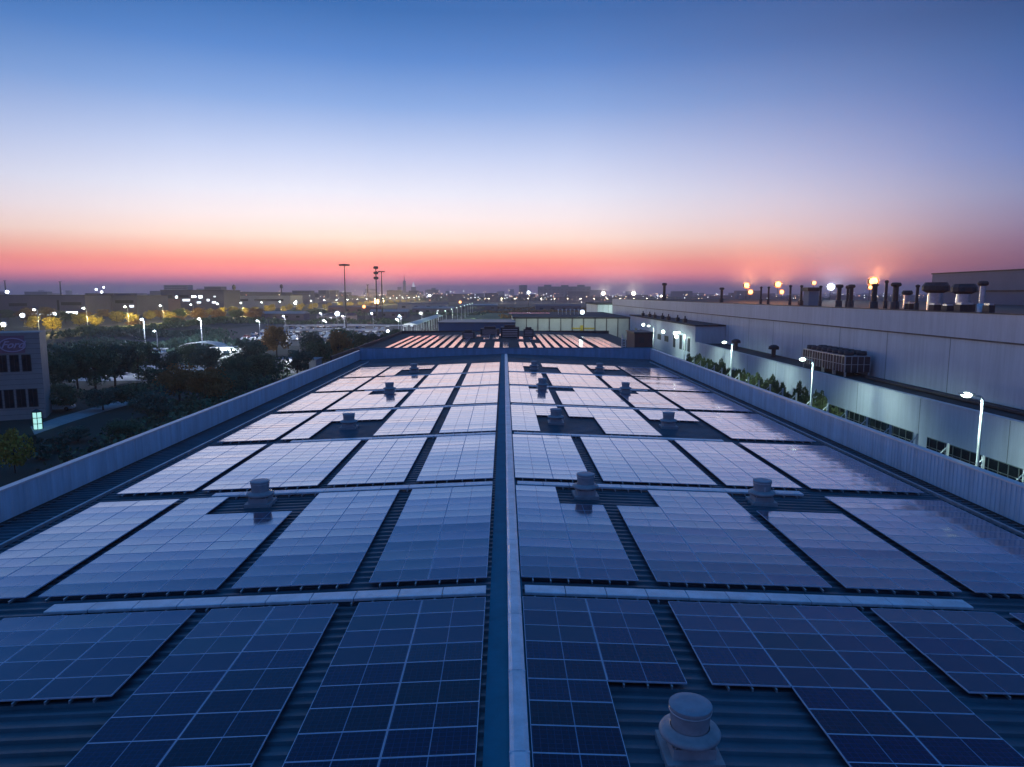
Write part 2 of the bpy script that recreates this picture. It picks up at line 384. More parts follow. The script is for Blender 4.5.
PX = 2.07; PY = 0.983
LIFT = 0.20
cols_left = [(-0.85,2),(-5.65,2),(-10.3,3),(-16.95,2)]        # inner edge, modules outward
cols_right = [(0.33,2),(5.10,3),(11.80,2),(16.42,3)]
row_bot = {1:10.0, 2:23.45, 3:36.8, 4:50.1, 5:63.4, 6:76.7, 7:90.0}
rown = {1:'nearest',2:'second',3:'third',4:'fourth',5:'fifth',6:'sixth',7:'farthest'}
coln = ['beside the ridge','second from the ridge','third from the ridge','fourth from the ridge']
def missing(side, r, c, mi, k):
    """k = 0..11 from the near edge"""
    top = 12-k
    if r in (1,4,7):
        if side < 0: return c == 2 and mi < 2 and k < 7
        return ((c == 0 and mi == 1) or (c == 1 and mi == 0) or c == 2) and k < 7
    if r in (2,5):
        n = 3
        if side < 0:
            if c == 2 and mi < 2: return top <= (3 if (r == 2 or mi == 1) else 2)
            return False
        if c == 0 and mi == 1: return top <= (3 if r == 2 else 2)
        if c == 1 and mi == 0: return top <= 3
        if c == 2 and mi == 0: return top <= 3
        if c == 2 and mi == 1: return top <= (3 if r == 2 else 1)
    return False
for r in range(1, 8):
    for side, cols in ((-1, cols_left), (1, cols_right)):
        for c, (xi, nm) in enumerate(cols):
            if r == 1 and side < 0 and c == 3: continue
            xc = xi + side*nm*PX/2; yc = row_bot[r]+5.9
            ang = -side*math.atan(SL)   # rotation about Y
            sd = 'left' if side < 0 else 'right'
            a = thing('solar_array', f'solar array {coln[c]} on the {sd} slope in the {rown[r]} row from camera', 'solar array',
                      (xc, yc, rz(xc)+LIFT), group='solar arrays on the factory roof')
            a.rotation_euler = (0, -ang if False else side*math.atan(SL), 0)
            rowtilt = [random.gauss(0, 0.30) for _ in range(12)]
            for mi in range(nm):
                xl = side*(-nm*PX/2 + (mi+0.5)*PX)
                for k in range(12):
                    if missing(side, r, c, mi, k): continue
                    o = bpy.data.objects.new('solar_panel', MODMESH); COL.objects.link(o); o.parent = a
                    o.location = (xl, -5.9+(k+0.5)*PY, 0)
                    o.rotation_euler = (R(rowtilt[k]+random.gauss(0, 0.07)), R(random.gauss(0, 0.10)), 0)
                for q in (-0.62, 0.0, 0.62):
                    full = [k for k in range(12) if not missing(side, r, c, mi, k)]
                    o = bpy.data.objects.new('mounting_rail', RAILMESH); COL.objects.link(o); o.parent = a
                    f0 = -5.9+full[0]*PY; f1 = -5.9+(full[-1]+1)*PY
                    o.location = (xl+q, (f0+f1)/2, 0); o.scale = (1, (f1-f0)/11.8, 1)

# cross cable trays
for r in range(1, 7):
    yb = row_bot[r]+11.8+ (0.18 if r > 1 else 0.28)
    for side in (-1, 1):
        sd = 'left' if side < 0 else 'right'
        x0 = 0.85 if side < 0 else 0.42
        ln = 15.45 - x0
        t = thing('cable_tray', f'silver cross tray on the {sd} slope just beyond the {rown[r]} row of solar arrays', 'cable tray',
                  (side*x0, yb, rz(x0)+0.16), group='cable trays on the solar roof')
        t.rotation_euler = (0, side*math.atan(SL), 0)
        n = int(ln/1.36); seg = ln/n
        if r <= 4: chunks = [(i*seg, (i+1)*seg) for i in range(n)]
        else: chunks = [(0, ln)]
        for (a0, a1) in chunks:
            mb = MB(); pr = [(0,0),(0.0,0.085),(0.03,0.10),(0.59,0.10),(0.62,0.085),(0.62,0)]
            e = 0.014
            vs = [(side*(a0+e), y, z) for y, z in pr] + [(side*(a1-e), y, z+random.uniform(-.004,.004)) for y, z in pr]
            n6 = 6; fs = [(i,i+1,i+1+n6,i+n6) for i in range(5)]
            if side < 0: fs = [f[::-1] for f in fs]
            fs += [tuple(range(6)), tuple(range(11,5,-1))]
            mb.add(vs, fs)
            o = mb.build('tray_cover', M['tray'], t)
        mb = MB(); k = 0.35
        while k < ln:
            mb.box(side*k-0.025, side*k+0.025, -0.16, 0.78, -0.10, -0.01); k += 0.68
        mb.build('tray_feet', M['galv'], t)

# roof vents
def make_vent(label, loc):
    t = thing('roof_vent', label, 'roof vent', loc, group='round ventilators on the solar roof')
    mb = MB(); mb.box(-0.62,0.62,-0.62,0.62,-0.12,0.16); mb.box(-0.46,0.46,-0.46,0.46,0.16,0.40); mb.build('curb', M['vent'], t)
    mb = MB(); mb.lathe([(0.40,0.36),(0.42,0.44),(0.60,0.46),(0.66,0.50),(0.67,0.55),(0.64,0.60),(0.56,0.63),(0.45,0.655),(0.43,0.68)], n=40)
    mb.build('brim', M['vent'], t)
    mb = MB(); mb.lathe([(0.405,0.64),(0.42,0.80),(0.455,1.10),(0.47,1.14),(0.465,1.17)], n=40, mi=0)
    mb.lathe([(0.001,1.185),(0.3,1.183),(0.44,1.178),(0.466,1.168)], n=40, mi=1)
    mb.build('cap', [M['vent'], M['vent_top']], t)
    mb = MB(); mb.lathe([(0.448,1.03),(0.462,1.035),(0.466,1.065),(0.456,1.07)], n=40); mb.box(0.40,0.432,-0.03,0.03,0.68,1.0); mb.build('seam_band', M['galv'], t)
    for k in range(4):
        a = math.pi/4+k*math.pi/2; mb = MB()
        mb.cyl((math.cos(a)*0.58,math.sin(a)*0.58,0.15),(math.cos(a)*0.55,math.sin(a)*0.55,0.50),0.022,n=6); mb.build('bracket', M['galv'], t)
    return t
vents = []
for r, vy in ((1,14.3),(2,34.2),(4,54.4),(5,74.1),(7,94.5)):
    for x, wh in ((3.83,'near the ridge on the right slope'),(12.75,'far out on the right slope'),(-12.45,'on the left slope')):
        if r == 1 and x != 3.83: continue
        vents.append((r, x, vy, wh))
v0 = None
for r, x, vy, wh in vents:
    lab = f'squat grey roof vent {wh} in the {rown[r]} array row' if r != 1 else 'large top-hat shaped grey roof vent closest to camera beside empty roof'
    loc = (x, vy, rz(x)+0.075)
    if v0 is None: v0 = make_vent(lab, loc)
    else: dup(v0, lab, loc, random.choice([0,1,2,3])*math.pi/2+random.uniform(-.05,.05), (random.uniform(.96,1.03),random.uniform(.96,1.03),random.uniform(.95,1.04)))

# ------------------------------------------------------------------ trees
def crown_mesh(name, rx, rzz, n, leaf, m, seed, zc, clumps=16, flat=0.0):
    rnd = random.Random(seed); vs = []; fs = []
    cl = []
    for i in range(clumps):
        while True:
            p = Vector((rnd.uniform(-1,1), rnd.uniform(-1,1), rnd.uniform(-0.9,1)))
            if 0.25 < p.length < 0.85: break
        cl.append((p, rnd.uniform(0.22,0.42)))
    for i in range(n):
        p, r = rnd.choice(cl)
        d = Vector((rnd.gauss(0,1), rnd.gauss(0,1), rnd.gauss(0,1))).normalized()*r*rnd.uniform(0.55,1.05)
        q = p+d; c = Vector((q.x*rx, q.y*rx, q.z*rzz+zc))
        e = Euler((rnd.uniform(0,6.3), rnd.uniform(0,6.3), rnd.uniform(0,6.3))); s = leaf*rnd.uniform(0.6,1.3)
        for a, b_ in ((-s,-s*0.7),(s,-s*0.7),(s*0.6,s),(-s*0.6,s)):
            v = Vector((a, b_, 0)); v.rotate(e); vs.append(tuple(c+v))
        k = len(vs); fs.append((k-4,k-3,k-2,k-1))
    me = bpy.data.meshes.new(name); me.from_pydata(vs, [], fs); me.update(); me.materials.append(m); return me
def trunk_mesh(h, r, seed, spread):
    rnd = random.Random(seed); mb = MB()
    mb.cyl((0,0,-0.1),(0.05,0.03,h*0.55),r,r*0.7,n=7)
    for i in range(6):
        a = i*1.05+rnd.uniform(-.3,.3); z0 = h*rnd.uniform(0.35,0.55)
        mb.cyl((0.03,0.02,z0),(math.cos(a)*spread*rnd.uniform(.4,.7),math.sin(a)*spread*rnd.uniform(.4,.7),h*rnd.uniform(0.7,0.95)),r*0.45,r*0.12,n=5)
    return mb
def make_tree(name, label, cat, H, Wd, m, seed, n=2200, leaf=0.2, group=None, loc=(0,0,0), clumps=18, low=0.22):
    t = thing(name, label, cat, loc, group=group)
    zc = H*(low+1)/2; rzz = H*(1-low)/2*1.02
    me = crown_mesh('crown', Wd/2, rzz, n, leaf, m, seed, zc, clumps)
    o = bpy.data.objects.new('crown', me); COL.objects.link(o); o.parent = t
    trunk_mesh(H, 0.02*H+0.03, seed, Wd/2).build('trunk', M['bark'], t)
    return t
protos = {}
def tree_at(kind, label, X, Y, H, Wd, group):
    """kind -> proto of unit size 8 m, copied with its own scale"""
    spec = {'dark': ('bushy_tree', M['leaf']), 'blue': ('bushy_tree', M['leaf2']), 'brown': ('autumn_tree', M['leaf_b']),
            'yellow': ('street_tree', M['leaf_y']), 'hedge': ('clipped_tree', M['leaf_h'])}[kind]
    v = random.randrange(2); key = (kind, v)
    if key not in protos:
        t = make_tree(spec[0], label, 'tree', 8.0, 8.0, spec[1], 100+len(protos), n=3400 if kind in ('dark','blue','brown') else 1500,
                      leaf=0.16 if kind in ('dark','blue','brown') else 0.24, group=group, loc=(X,Y,0), clumps=34 if kind != 'hedge' else 14, low=0.16)
        protos[key] = t; t.scale = (Wd/8, Wd/8, H/8); t.rotation_euler = (0,0,random.uniform(0,6)); return t
    return dup(protos[key], label, (X,Y,0), random.uniform(0,6.28), (Wd/8, Wd/8, H/8), group)

# near trees left of the factory   (px, Y, height, width, kind, label)
near = [
 (56,128,8.6,7.5,'dark','tall dark tree standing just right of the office building corner'),
 (74,138,9.2,8,'blue','dark bluish tree, second to the right of the office building'),
 (92,132,9.4,9,'dark','broad dark tree, third to the right of the office building'),
 (112,142,9.6,9,'blue','dense dark tree, fourth to the right of the office building'),
 (136,156,8.6,8.5,'dark','dark round-topped tree directly left of the left bluish lamp post'),
 (128,172,6.2,7,'blue','dark tree beside the pale lit forecourt'),
 (163,158,6.4,7.5,'blue','low round dark tree right of the left bluish lamp post'),
 (188,170,6.6,8,'dark','rounded dark tree in front of the white arched canopy'),
 (206,164,7.0,8,'blue','rounded dark tree between arched canopy and floodlit kiosk'),
 (176,122,6.3,7.8,'brown','rust orange autumn tree in the middle of the dark garden'),
 (204,118,6.4,8,'brown','brown green autumn tree right of the rust orange one'),
 (232,140,6.6,7,'dark','dark tree behind the parapet right of the autumn pair'),
 (248,168,8.4,9,'blue','large dark tree right of the floodlit kiosk'),
 (276,205,9.8,9.5,'brown','tall reddish dark tree beyond the parapet left of the car park'),
 (262,150,6.2,8,'dark','low dark tree close behind the left parapet'),
 (296,158,6.6,8,'blue','dark bushy tree behind the left parapet near two bright lamps'),
 (318,175,7.4,8,'dark','dark tree behind the left parapet right of two bright lamps'),
 (338,188,8.4,8,'brown','brownish tree behind the left parapet towards its far corner'),
 (356,205,8.2,8,'dark','dark tree just outside the far left corner of the solar roof'),
 (378,215,7.6,8,'blue','bluish dark tree right of the far left roof corner'),
 (398,240,7.0,8,'dark','small dark tree beyond the left edge of the rear roof'),
 (310,215,7.4,8,'blue','dark tree between the reddish tree and the car park'),
 (340,235,7.8,7,'dark','dark tree at the near edge of the lit car park'),
 (60,112,4.4,6,'dark','dark low tree beside the parked pale van near the office'),
 (98,112,3.9,6,'blue','low bushy tree on the lawn above the pale blue path'),
 (128,116,3.8,6,'dark','low spreading tree at the far end of the pale blue path'),
 (148,104,4.2,6.5,'blue','wide low tree just behind the left parapet below the autumn trees'),
 (116,90,2.4,5,'dark','wide dark shrub on the lawn below the pale blue path'),
 (70,88,1.9,4,'blue','small dark shrub touching the near side of the pale blue path'),
 (3,72,4.6,3.4,'yellow','sparse yellowish young tree at the left edge by the parapet'),
 (228,128,4.6,6,'dark','low dark tree between the autumn pair and the parapet'),
 (150,140,4.2,6,'dark','low dark tree in front of the pale lit forecourt'),
]
for px, Y, H, Wd, k, lab in near:
    tree_at(k, lab, wx(px,Y), Y, H, Wd, None)
# small round shrubs
sh = make_tree('round_shrub', 'small round dark shrub on the lawn left of the pale path end', 'shrub', 1.6, 2.4, M['leaf2'], 77, n=500, leaf=0.14, group='round shrubs on the garden lawn', loc=(wx(22,84),84,0), low=0.0)
for i, (px, Y, s, lab) in enumerate([(48,82,1.1,'round dark shrub right of the small glazed booth'),(90,80,0.9,'round dark shrub in the middle of the lawn below the path'),
        (100,160,1.3,'round dark shrub at the left end of the pale lit forecourt'),(118,163,1.4,'round dark shrub, second along the pale lit forecourt'),
        (131,166,1.4,'round dark shrub, third along the pale lit forecourt'),(30,78,1.0,'round dark shrub below the small glazed booth'),
        (60,76,0.8,'round dark shrub nearest the parapet below the path')]):
    dup(sh, lab, (wx(px,Y),Y,0), i*1.3, (s,s,s))

# ------------------------------------------------------------------ paths, roads, forecourt
def sheet(name, pts, z, m):
    mb = MB(); mb.add([(x,y,z) for x,y in pts], [tuple(range(len(pts)))]); return struct(mb.build(name, m))
def gp(px, py):
    d = CZ/(py-294.5)*FPX if py > 295 else 9000
    dv = py-383.5; p = math.atan(89/FPX)
    den = FPX*math.sin(p)+dv*math.cos(p); num = FPX*math.cos(p)-dv*math.sin(p)
    Y = CZ*num/den; return ((px-504)/den*CZ+CX, Y)
sheet('garden_path', [gp(38,434), gp(66,424), gp(100,413), gp(136,403), gp(150,399), gp(142,398), gp(120,401), gp(92,408), gp(60,417), gp(34,426)], 0.05, M['pale_paving'])
sheet('forecourt', [(-108,150),(-62,152),(-60,182),(-112,186)], 0.02, M['pale_paving'])
sheet('service_lane', [(25.2,-20),(39.4,-20),(39.4,240),(25.2,240)], 0.02, M['asphalt'])
sheet('avenue_road', [(-246,150),(-232,150),(-232,2400),(-246,2400)], 0.02, M['asphalt'])
sheet('car_park', [(-150,255),(-36,255),(-36,430),(-150,430)], 0.02, M['asphalt'])
sheet('cross_road', [(-36,430),(-150,430),(-240,470),(-240,482),(-148,442),(-36,442)], 0.024, M['asphalt'])
sheet('far_road', [(-60,1500),(420,1500),(420,1516),(-60,1516)], 0.03, M['asphalt'])
sheet('pale_yard', [(-34,300),(6,300),(4,700),(-30,700)], 0.02, mat('lawn_green', (0.07,0.11,0.05), 0.9, var=0.4, scale=0.2))

# ------------------------------------------------------------------ office building at the left edge
ob = thing('office_building', 'pale brick office block at the left edge with an oval sign on top', 'building', (-69.4,105,0), R(25))
mb = MB(); mb.box(-30, 0, 0, 6, 0, 12.7)
mb.box(-30, 0.06, -0.06, 6.06, 12.7, 12.95)
mb.build('wall', M['brick'], ob)
for z in (2.9,3.9,5.3,6.2,7.6,8.9):
    pass
mb = MB()
for k in range(1,17):
    z = 0.75*k
    mb.box(-30, 0.012, -0.012, 0.0, z, z+0.03)
mb.build('cladding_joints', M['dark'], ob)
mb = MB(); mb.box(-30,-1.9,-0.05,-0.002,9.95,12.5); mb.build('red_fascia', M['brick_red'], ob)
def window(par, x0, x1, z0, z1, y, gm_, frame=0.08, mull=True):
    mb = MB(); mb.box(x0,x1,y-0.03,y-0.005,z0,z1)
    w = mb.build('window', gm_, par)
    fb = MB(); f = frame
    fb.box(x0-f,x0,y-0.07,y-0.002,z0-f,z1+f); fb.box(x1,x1+f,y-0.07,y-0.002,z0-f,z1+f)
    fb.box(x0,x1,y-0.07,y-0.002,z1,z1+f); fb.box(x0,x1,y-0.07,y-0.002,z0-f,z0)
    if mull: fb.box((x0+x1)/2-0.03,(x0+x1)/2+0.03,y-0.06,y-0.032,z0,z1)
    fb.build('frame', M['winframe'] if not gm_ == M['win'] else M['darkmetal'], w); return w
def owall(px):
    k = tanaz(px); c, s_ = math.cos(R(25)), math.sin(R(25)); return -(-69.15-105*k)/(c-k*s_)
for k in range(14):
    xc = owall(24.5-12.2*k)
    window(ob, xc-0.50, xc+0.50, 7.25, 9.6, 0, M['win'])
    window(ob, xc+0.45-0.52, xc+0.45+0.52, 1.9, 4.5, 0, M['win'])
# oval sign with script lettering
sg = thing('oval_sign', 'pale pink oval sign with flowing script lettering on the red fascia of the office', 'sign', (-69.4+(owall(12))*math.cos(R(25))+0.1*math.sin(R(25)),105+owall(12)*math.sin(R(25))-0.1*math.cos(R(25)),11.15), R(25))
mb = MB(); n = 48; vs = []; 
for rr in ((1.66,1.05),(1.50,0.90)):
    for yy in (-0.06,-0.0):
        for i in range(n):
            a = 2*math.pi*i/n; vs.append((math.cos(a)*rr[0], yy-0.002, math.sin(a)*rr[1]))
fs = []
for i in range(n):
    j = (i+1) % n
    fs += [(i,j,2*n+j,2*n+i),(i,n+i,n+j,j),(2*n+i,2*n+j,3*n+j,3*n+i)]
mb.add(vs, fs); mb.build('ring', M['sign_pink'], sg)
fc = bpy.data.curves.new('lettering', 'FONT'); fc.body = 'Ford'; fc.size = 1.45; fc.shear = 0.45; fc.extrude = 0.02; fc.align_x = 'CENTER'; fc.align_y = 'CENTER'; fc.offset = 0.03
to = bpy.data.objects.new('tmp_text', fc); COL.objects.link(to)
bpy.context.view_layer.update()
tm = bpy.data.meshes.new_from_object(to.evaluated_get(bpy.context.evaluated_depsgraph_get()))
bpy.data.objects.remove(to); tm.materials.clear(); tm.materials.append(M['sign_pink'])
lo = bpy.data.objects.new('lettering', tm); COL.objects.link(lo); lo.parent = sg; lo.location = (-0.05,-0.04,0); lo.rotation_euler = (R(90),0,0)

# small glazed booth glowing in the garden
bx_ = thing('glazed_booth', 'small glazed booth glowing greenish white in the dark garden by the office', 'booth', (wx(30.5,96),96,0))
mb = MB()
for k in range(6):
    a = k*math.pi/3
    mb.cyl((math.cos(a)*0.62,math.sin(a)*0.62,0),(math.cos(a)*0.62,math.sin(a)*0.62,2.5),0.05,n=6)
for z in (0.05,0.85,1.65,2.45): mb.lathe([(0.58,z-0.04),(0.65,z-0.04),(0.65,z+0.04),(0.58,z+0.04)], n=6)
mb.build('frame', M['darkmetal'], bx_)
mb = MB(); mb.lathe([(0.56,0.1),(0.56,2.4)], n=6, smooth=False); mb.build('lit_panes', M['lit_green'], bx_)
mb = MB(); mb.lathe([(0.001,2.9),(0.75,2.5),(0.001,2.5)], n=6, smooth=False); mb.build('roof', M['darkmetal'], bx_)

# ------------------------------------------------------------------ cars
def car_mesh(name, paint, van=False):
    mb = MB(); L, Wd = (4.5,1.8) if not van else (5.0,1.9)
    prof = [(-L/2,0.35),(-L/2,0.75),(-L/2+0.15,0.92),(-L/2+0.9,1.0),(-L/2+1.6,1.42),(0.55,1.44),(1.25,0.98),(L/2-0.2,0.82),(L/2,0.6),(L/2,0.35)]
    if van: prof = [(-L/2,0.35),(-L/2,1.0),(-L/2+0.1,1.85),(-L/2+0.5,1.95),(0.9,1.95),(1.7,1.15),(L/2-0.15,0.95),(L/2,0.6),(L/2,0.35)]
    n = len(prof)
    def wd(z): return Wd/2*(1.0 if z < 1.0 else 0.84)
    vs = [(x,-wd(z),z) for x,z in prof]+[(x,wd(z),z) for x,z in prof]
    fs = [tuple(range(n)), tuple(range(2*n-1,n-1,-1))]+[(i,i+n,(i+1)%n+n,(i+1)%n) for i in range(n)]
    mb.add(vs, fs, 0)
    if not van:
        for s in (-1,1):
            y = s*(Wd/2*0.93)
            mb.add([(-1.2,y*1.005,1.0),(1.0,y*1.005,1.0),(0.5,s*Wd/2*0.86,1.36),(-0.7,s*Wd/2*0.86,1.36)], [(0,1,2,3)], 1)
        mb.add([(1.22,-0.7,1.03),(1.22,0.7,1.03),(0.62,0.68,1.425),(0.62,-0.68,1.425)], [(0,1,2,3)], 1)
    else:
        for s in (-1,1):
            mb.add([(-2.2,s*Wd/2*0.9,1.1),(1.3,s*Wd/2*0.9,1.1),(0.9,s*Wd/2*0.86,1.75),(-2.2,s*Wd/2*0.86,1.75)], [(0,1,2,3)], 1)
    for x in (-L/2+0.85, L/2-0.85):
        for s in (-1,1): mb.cyl((x,s*(Wd/2-0.2),0.33),(x,s*(Wd/2+0.02),0.33),0.33,n=12,mi=2)
    return mb
paints = {'white':(0.75,0.76,0.78),'silver':(0.45,0.46,0.48),'black':(0.02,0.02,0.024),'red':(0.35,0.03,0.03),'blue':(0.04,0.08,0.22)}
carmesh = {}
for k, c in paints.items():
    pm = mat(k+'_car_paint', c, 0.25, metal=0.2, var=0.03, coat=0.6)
    o = car_mesh('parked_car', pm).build('parked_car', [pm, M['win'], M['dark']]); carmesh[k] = o.data; bpy.data.objects.remove(o)
vm = mat('pale_van_paint', (0.6,0.62,0.65), 0.3, var=0.03)
v = car_mesh('v', vm, True).build('parked_van', [vm, M['win'], M['dark']], loc=(wx(51,112),112,0)); v.rotation_euler = (0,0,0.25)
tag(v, 'pale van parked in the dark beside the right end of the office building', 'van')
rows = [(268,-108,12,'first'),(284,-112,13,'second'),(300,-110,14,'third'),(322,-118,15,'fourth'),(345,-118,15,'fifth'),(372,-122,15,'sixth'),(400,-124,14,'seventh')]
for Y, x0, n, rn in rows:
    c = 0
    for i in range(n+8):
        if random.random() < 0.25: continue
        c += 1
        if c > n: break
        col = random.choices(['white','silver','black','red','blue'], [5,3,3,1,1])[0]
        o = bpy.data.objects.new('parked_car', carmesh[col]); COL.objects.link(o)
        o.location = (x0+i*3.4, Y+random.uniform(-.3,.3), 0.024); o.rotation_euler = (0,0,R(90)+random.uniform(-.05,.05)+(math.pi if random.random()<.3 else 0))
        tag(o, f'{col} parked car, {nth(c)} from the left in the {rn} row of the lit car park', 'car', 'cars in the lit car park')

# ------------------------------------------------------------------ lamps
def make_lamp(name, label, loc, H, arm, m, group, rz_=0, head=(0.55,0.22), r=0.07, cat='street lamp'):
    t = thing(name, label, cat, loc, rz_, group)
    mb = MB(); mb.cyl((0,0,0),(0,0,H),r*1.5,r,n=10)
    if arm > 0:
        mb.cyl((0,0,H-0.01),(-arm*0.15,0,H+0.22),r,r*0.8,n=8); mb.cyl((-arm*0.15,0,H+0.22),(-arm*0.75,0,H+0.4),r*0.8,r*0.6,n=8)
    mb.cyl((0,0,0),(0,0,0.25),r*2.6,r*2.6,n=10)
    mb.build('pole', M['pole'], t)
    hx = -arm; hz = H+(0.42 if arm > 0 else 0.05)
    mb = MB(); mb.box(hx-head[0]/2,hx+head[0]/2,-head[1]/2,head[1]/2,hz-0.02,hz+0.07); mb.build('lamp_head', M['pole'], t)
    mb = MB(); mb.sphere((hx,0,hz-0.08), head[0]*0.36, 6, sz=0.55); mb.build('bulb', m, t)
    return t
# four lamps of the service lane
lane = [47.0, 73.5, 100.0, 126.5, 153.0]
L0 = None
for i, Y in enumerate(lane):
    lab = ['lane lamp closest to camera, white curved pole in front of the long pale wall','second lane lamp, in front of the roof cooling units','third lane lamp along the pale wall, among the small clipped trees',
           'fourth lane lamp, near the far right corner of the solar roof','farthest lane lamp, half hidden behind the brown plant room'][i]
    if L0 is None: L0 = make_lamp('street_lamp', lab, (32.5,Y,0), 11.35, 1.15, M['lamp_g'], 'lamps along the service lane', head=(0.95,0.36), r=0.09)
    else: dup(L0, lab, (32.5,Y,0))
    light('lane_light', (31.35,Y,11.45), (0.70,1.0,0.88), 3800, 0.25, aim=(0.55,0,-1), cone=128, blend=0.7)
# two bluish garden lamps + others on left
g0 = make_lamp('garden_lamp', 'tall bluish white lamp post left of the arched canopy', (wx(145,226),226,0), 10.3, 0.6, M['lamp_w'], 'bluish lamp posts by the gate', head=(1.1,0.5), r=0.13)
dup(g0, 'tall bluish white lamp post right behind the arched canopy', (wx(202,230),230,0))
dup(g0, 'short dim lamp post beside the gatehouse', (wx(157,215),215,0), scale=(1,1,0.7))
light('gate_light', (wx(143,226),224,10), (0.72,0.82,1.0), 5200, 0.4)
light('gate_light', (wx(200,230),228,10), (0.72,0.82,1.0), 5200, 0.4)
for px, Y, z, P in ((118,168,6,3500),(140,172,6,2600),(222,200,5,1200)):
    light('forecourt_light', (wx(px,Y),Y,z), (0.72,0.80,1.0), P, 0.4)
# two bright floods on the low hut
hut = thing('flood_hut', 'low pale hut with two bright floodlights behind the left parapet', 'hut', (wx(294,165),165,0))
mb = MB(); mb.box(-5,5,0,5,0,3.2); mb.box(-5.3,5.3,-0.3,5.3,3.2,3.4); mb.build('wall', M['far_d'], hut)
for x in (-1.6,0.4):
    mb = MB(); mb.sphere((x,-0.35,2.7),0.32,7); mb.build('floodlight', M['lamp_w'], hut)
window(hut, -4,-2.8,1,2.2,0,M['win']); window(hut, 2,3.2,1,2.2,0,M['win'])
light('hut_light', (wx(294,165)-0.6,163.6,2.9), (0.8,0.9,1.0), 500, 0.3)
# floodlit kiosk and canopy, gatehouse
ki = thing('floodlit_kiosk', 'bright white kiosk with two floodlights right of the arched canopy', 'kiosk', (wx(228,205),205,0))
mb = MB(); mb.box(-5,5,0,4,0,3.0); mb.box(-5.4,6.4,-0.5,4.4,3.0,3.25); mb.cyl((6,-0.3,0),(6,-0.3,3.0),0.12); mb.build('wall', M['facade'], ki)
for x in (-3.2,1.6):
    mb = MB(); mb.sphere((x,-0.7,2.4),0.42,7); mb.build('floodlight', M['lamp_w'], ki)
window(ki,-1.5,0.2,0.8,2.2,0,M['win'])
light('kiosk_light', (wx(228,205)-0.8,202.5,2.6), (0.8,0.9,1.0), 1500, 0.3)
ca = thing('arched_canopy', 'white arched canopy roof on posts between the two bluish lamp posts', 'canopy', (wx(198,208),208,0))
mb = MB(); N = 12
vs = []
for zz in (0,0.12):
    for yy in (0,7):
        for i in range(N+1):
            a = math.pi*i/N; vs.append((-math.cos(a)*6, yy, 2.6+math.sin(a)*1.7+zz))
fs = []
for i in range(N):
    a = 0; b2 = N+1; c2 = 2*(N+1); d2 = 3*(N+1)
    fs += [(i,i+1,b2+i+1,b2+i),(c2+i,d2+i,d2+i+1,c2+i+1),(i,c2+i,c2+i+1,i+1),(b2+i,b2+i+1,d2+i+1,d2+i)]
mb.add(vs, fs); mb.build('canopy_roof', M['facade'], ca)
for x in (-5.9,5.9):
    for y in (0.2,6.8):
        mb = MB(); mb.cyl((x,y,0),(x,y,2.65),0.12); mb.build('post', M['pole'], ca)
light('canopy_light', (wx(190,208),205,5.5), (0.72,0.80,1.0), 900, 0.3)
gh = thing('gatehouse', 'small bluish gatehouse with a flat white roof beside the left lamp post', 'gatehouse', (wx(154,200),200,0))
mb = MB(); mb.box(-1.8,1.8,0,3,0,2.9); mb.build('wall', M['blue_box'], gh)
mb = MB(); mb.box(-2.3,2.3,-0.5,3.4,2.9,3.15); mb.build('roof', M['facade'], gh)
window(gh,-1.3,1.3,1.1,2.3,0,M['lit_green'])
lw = thing('boundary_wall', 'low pale boundary wall lit bluish between gatehouse and arched canopy', 'wall', (wx(172,195),195,0))
mb = MB(); mb.box(-5,6,0,0.3,0,2.4); mb.box(-5.1,6.1,-0.08,0.38,2.4,2.52); mb.build('wall_panel', M['facade'], lw)

# ------------------------------------------------------------------ avenue with yellow-lit trees and lamps
lampA = None; k = 0; Y = 318.0; ti = 0
while Y < 1900:
    ti += 1
    side = -229 if ti % 2 else -250
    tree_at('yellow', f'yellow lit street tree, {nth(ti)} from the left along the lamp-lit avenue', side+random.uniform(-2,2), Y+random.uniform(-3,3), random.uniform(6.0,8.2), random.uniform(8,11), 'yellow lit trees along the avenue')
    if ti % 2 == 0:
        k += 1; lab = f'avenue street lamp, {nth(k)} from the left among the yellow lit trees'
        if lampA is None: lampA = make_lamp('street_lamp', lab, (-222,Y,0), 11.0, 1.5, M['lamp_w'], 'lamps along the avenue', head=(1.6,0.8), r=0.14)
        else: dup(lampA, lab, (-222,Y,0))
        light('avenue_light', (-221.0,Y+2,6.5), (1.0,0.82,0.28), 24000 if Y < 900 else 36000, 0.4)
    Y += 19 + (Y-318)*0.022
# dark trees between the avenue and the fields
for i in range(26):
    Y = 300+i*42+random.uniform(-10,10)
    tree_at('dark' if i % 2 else 'brown', f'dark unlit tree, {nth(i+1)} from the left on the near side of the avenue', -206+random.uniform(-8,8), Y, random.uniform(3,5), random.uniform(9,13), 'dark trees before the avenue')
for i in range(14):
    px = 10+i*19; Y = 470+random.uniform(-20,60)
    if 140 < px < 150: continue
    tree_at('brown' if i % 3 else 'dark', f'hazy dark tree, {nth(i+1)} from the left in front of the distant works', wx(px,Y), Y, random.uniform(7,10), random.uniform(10,15), 'hazy trees before the distant works')

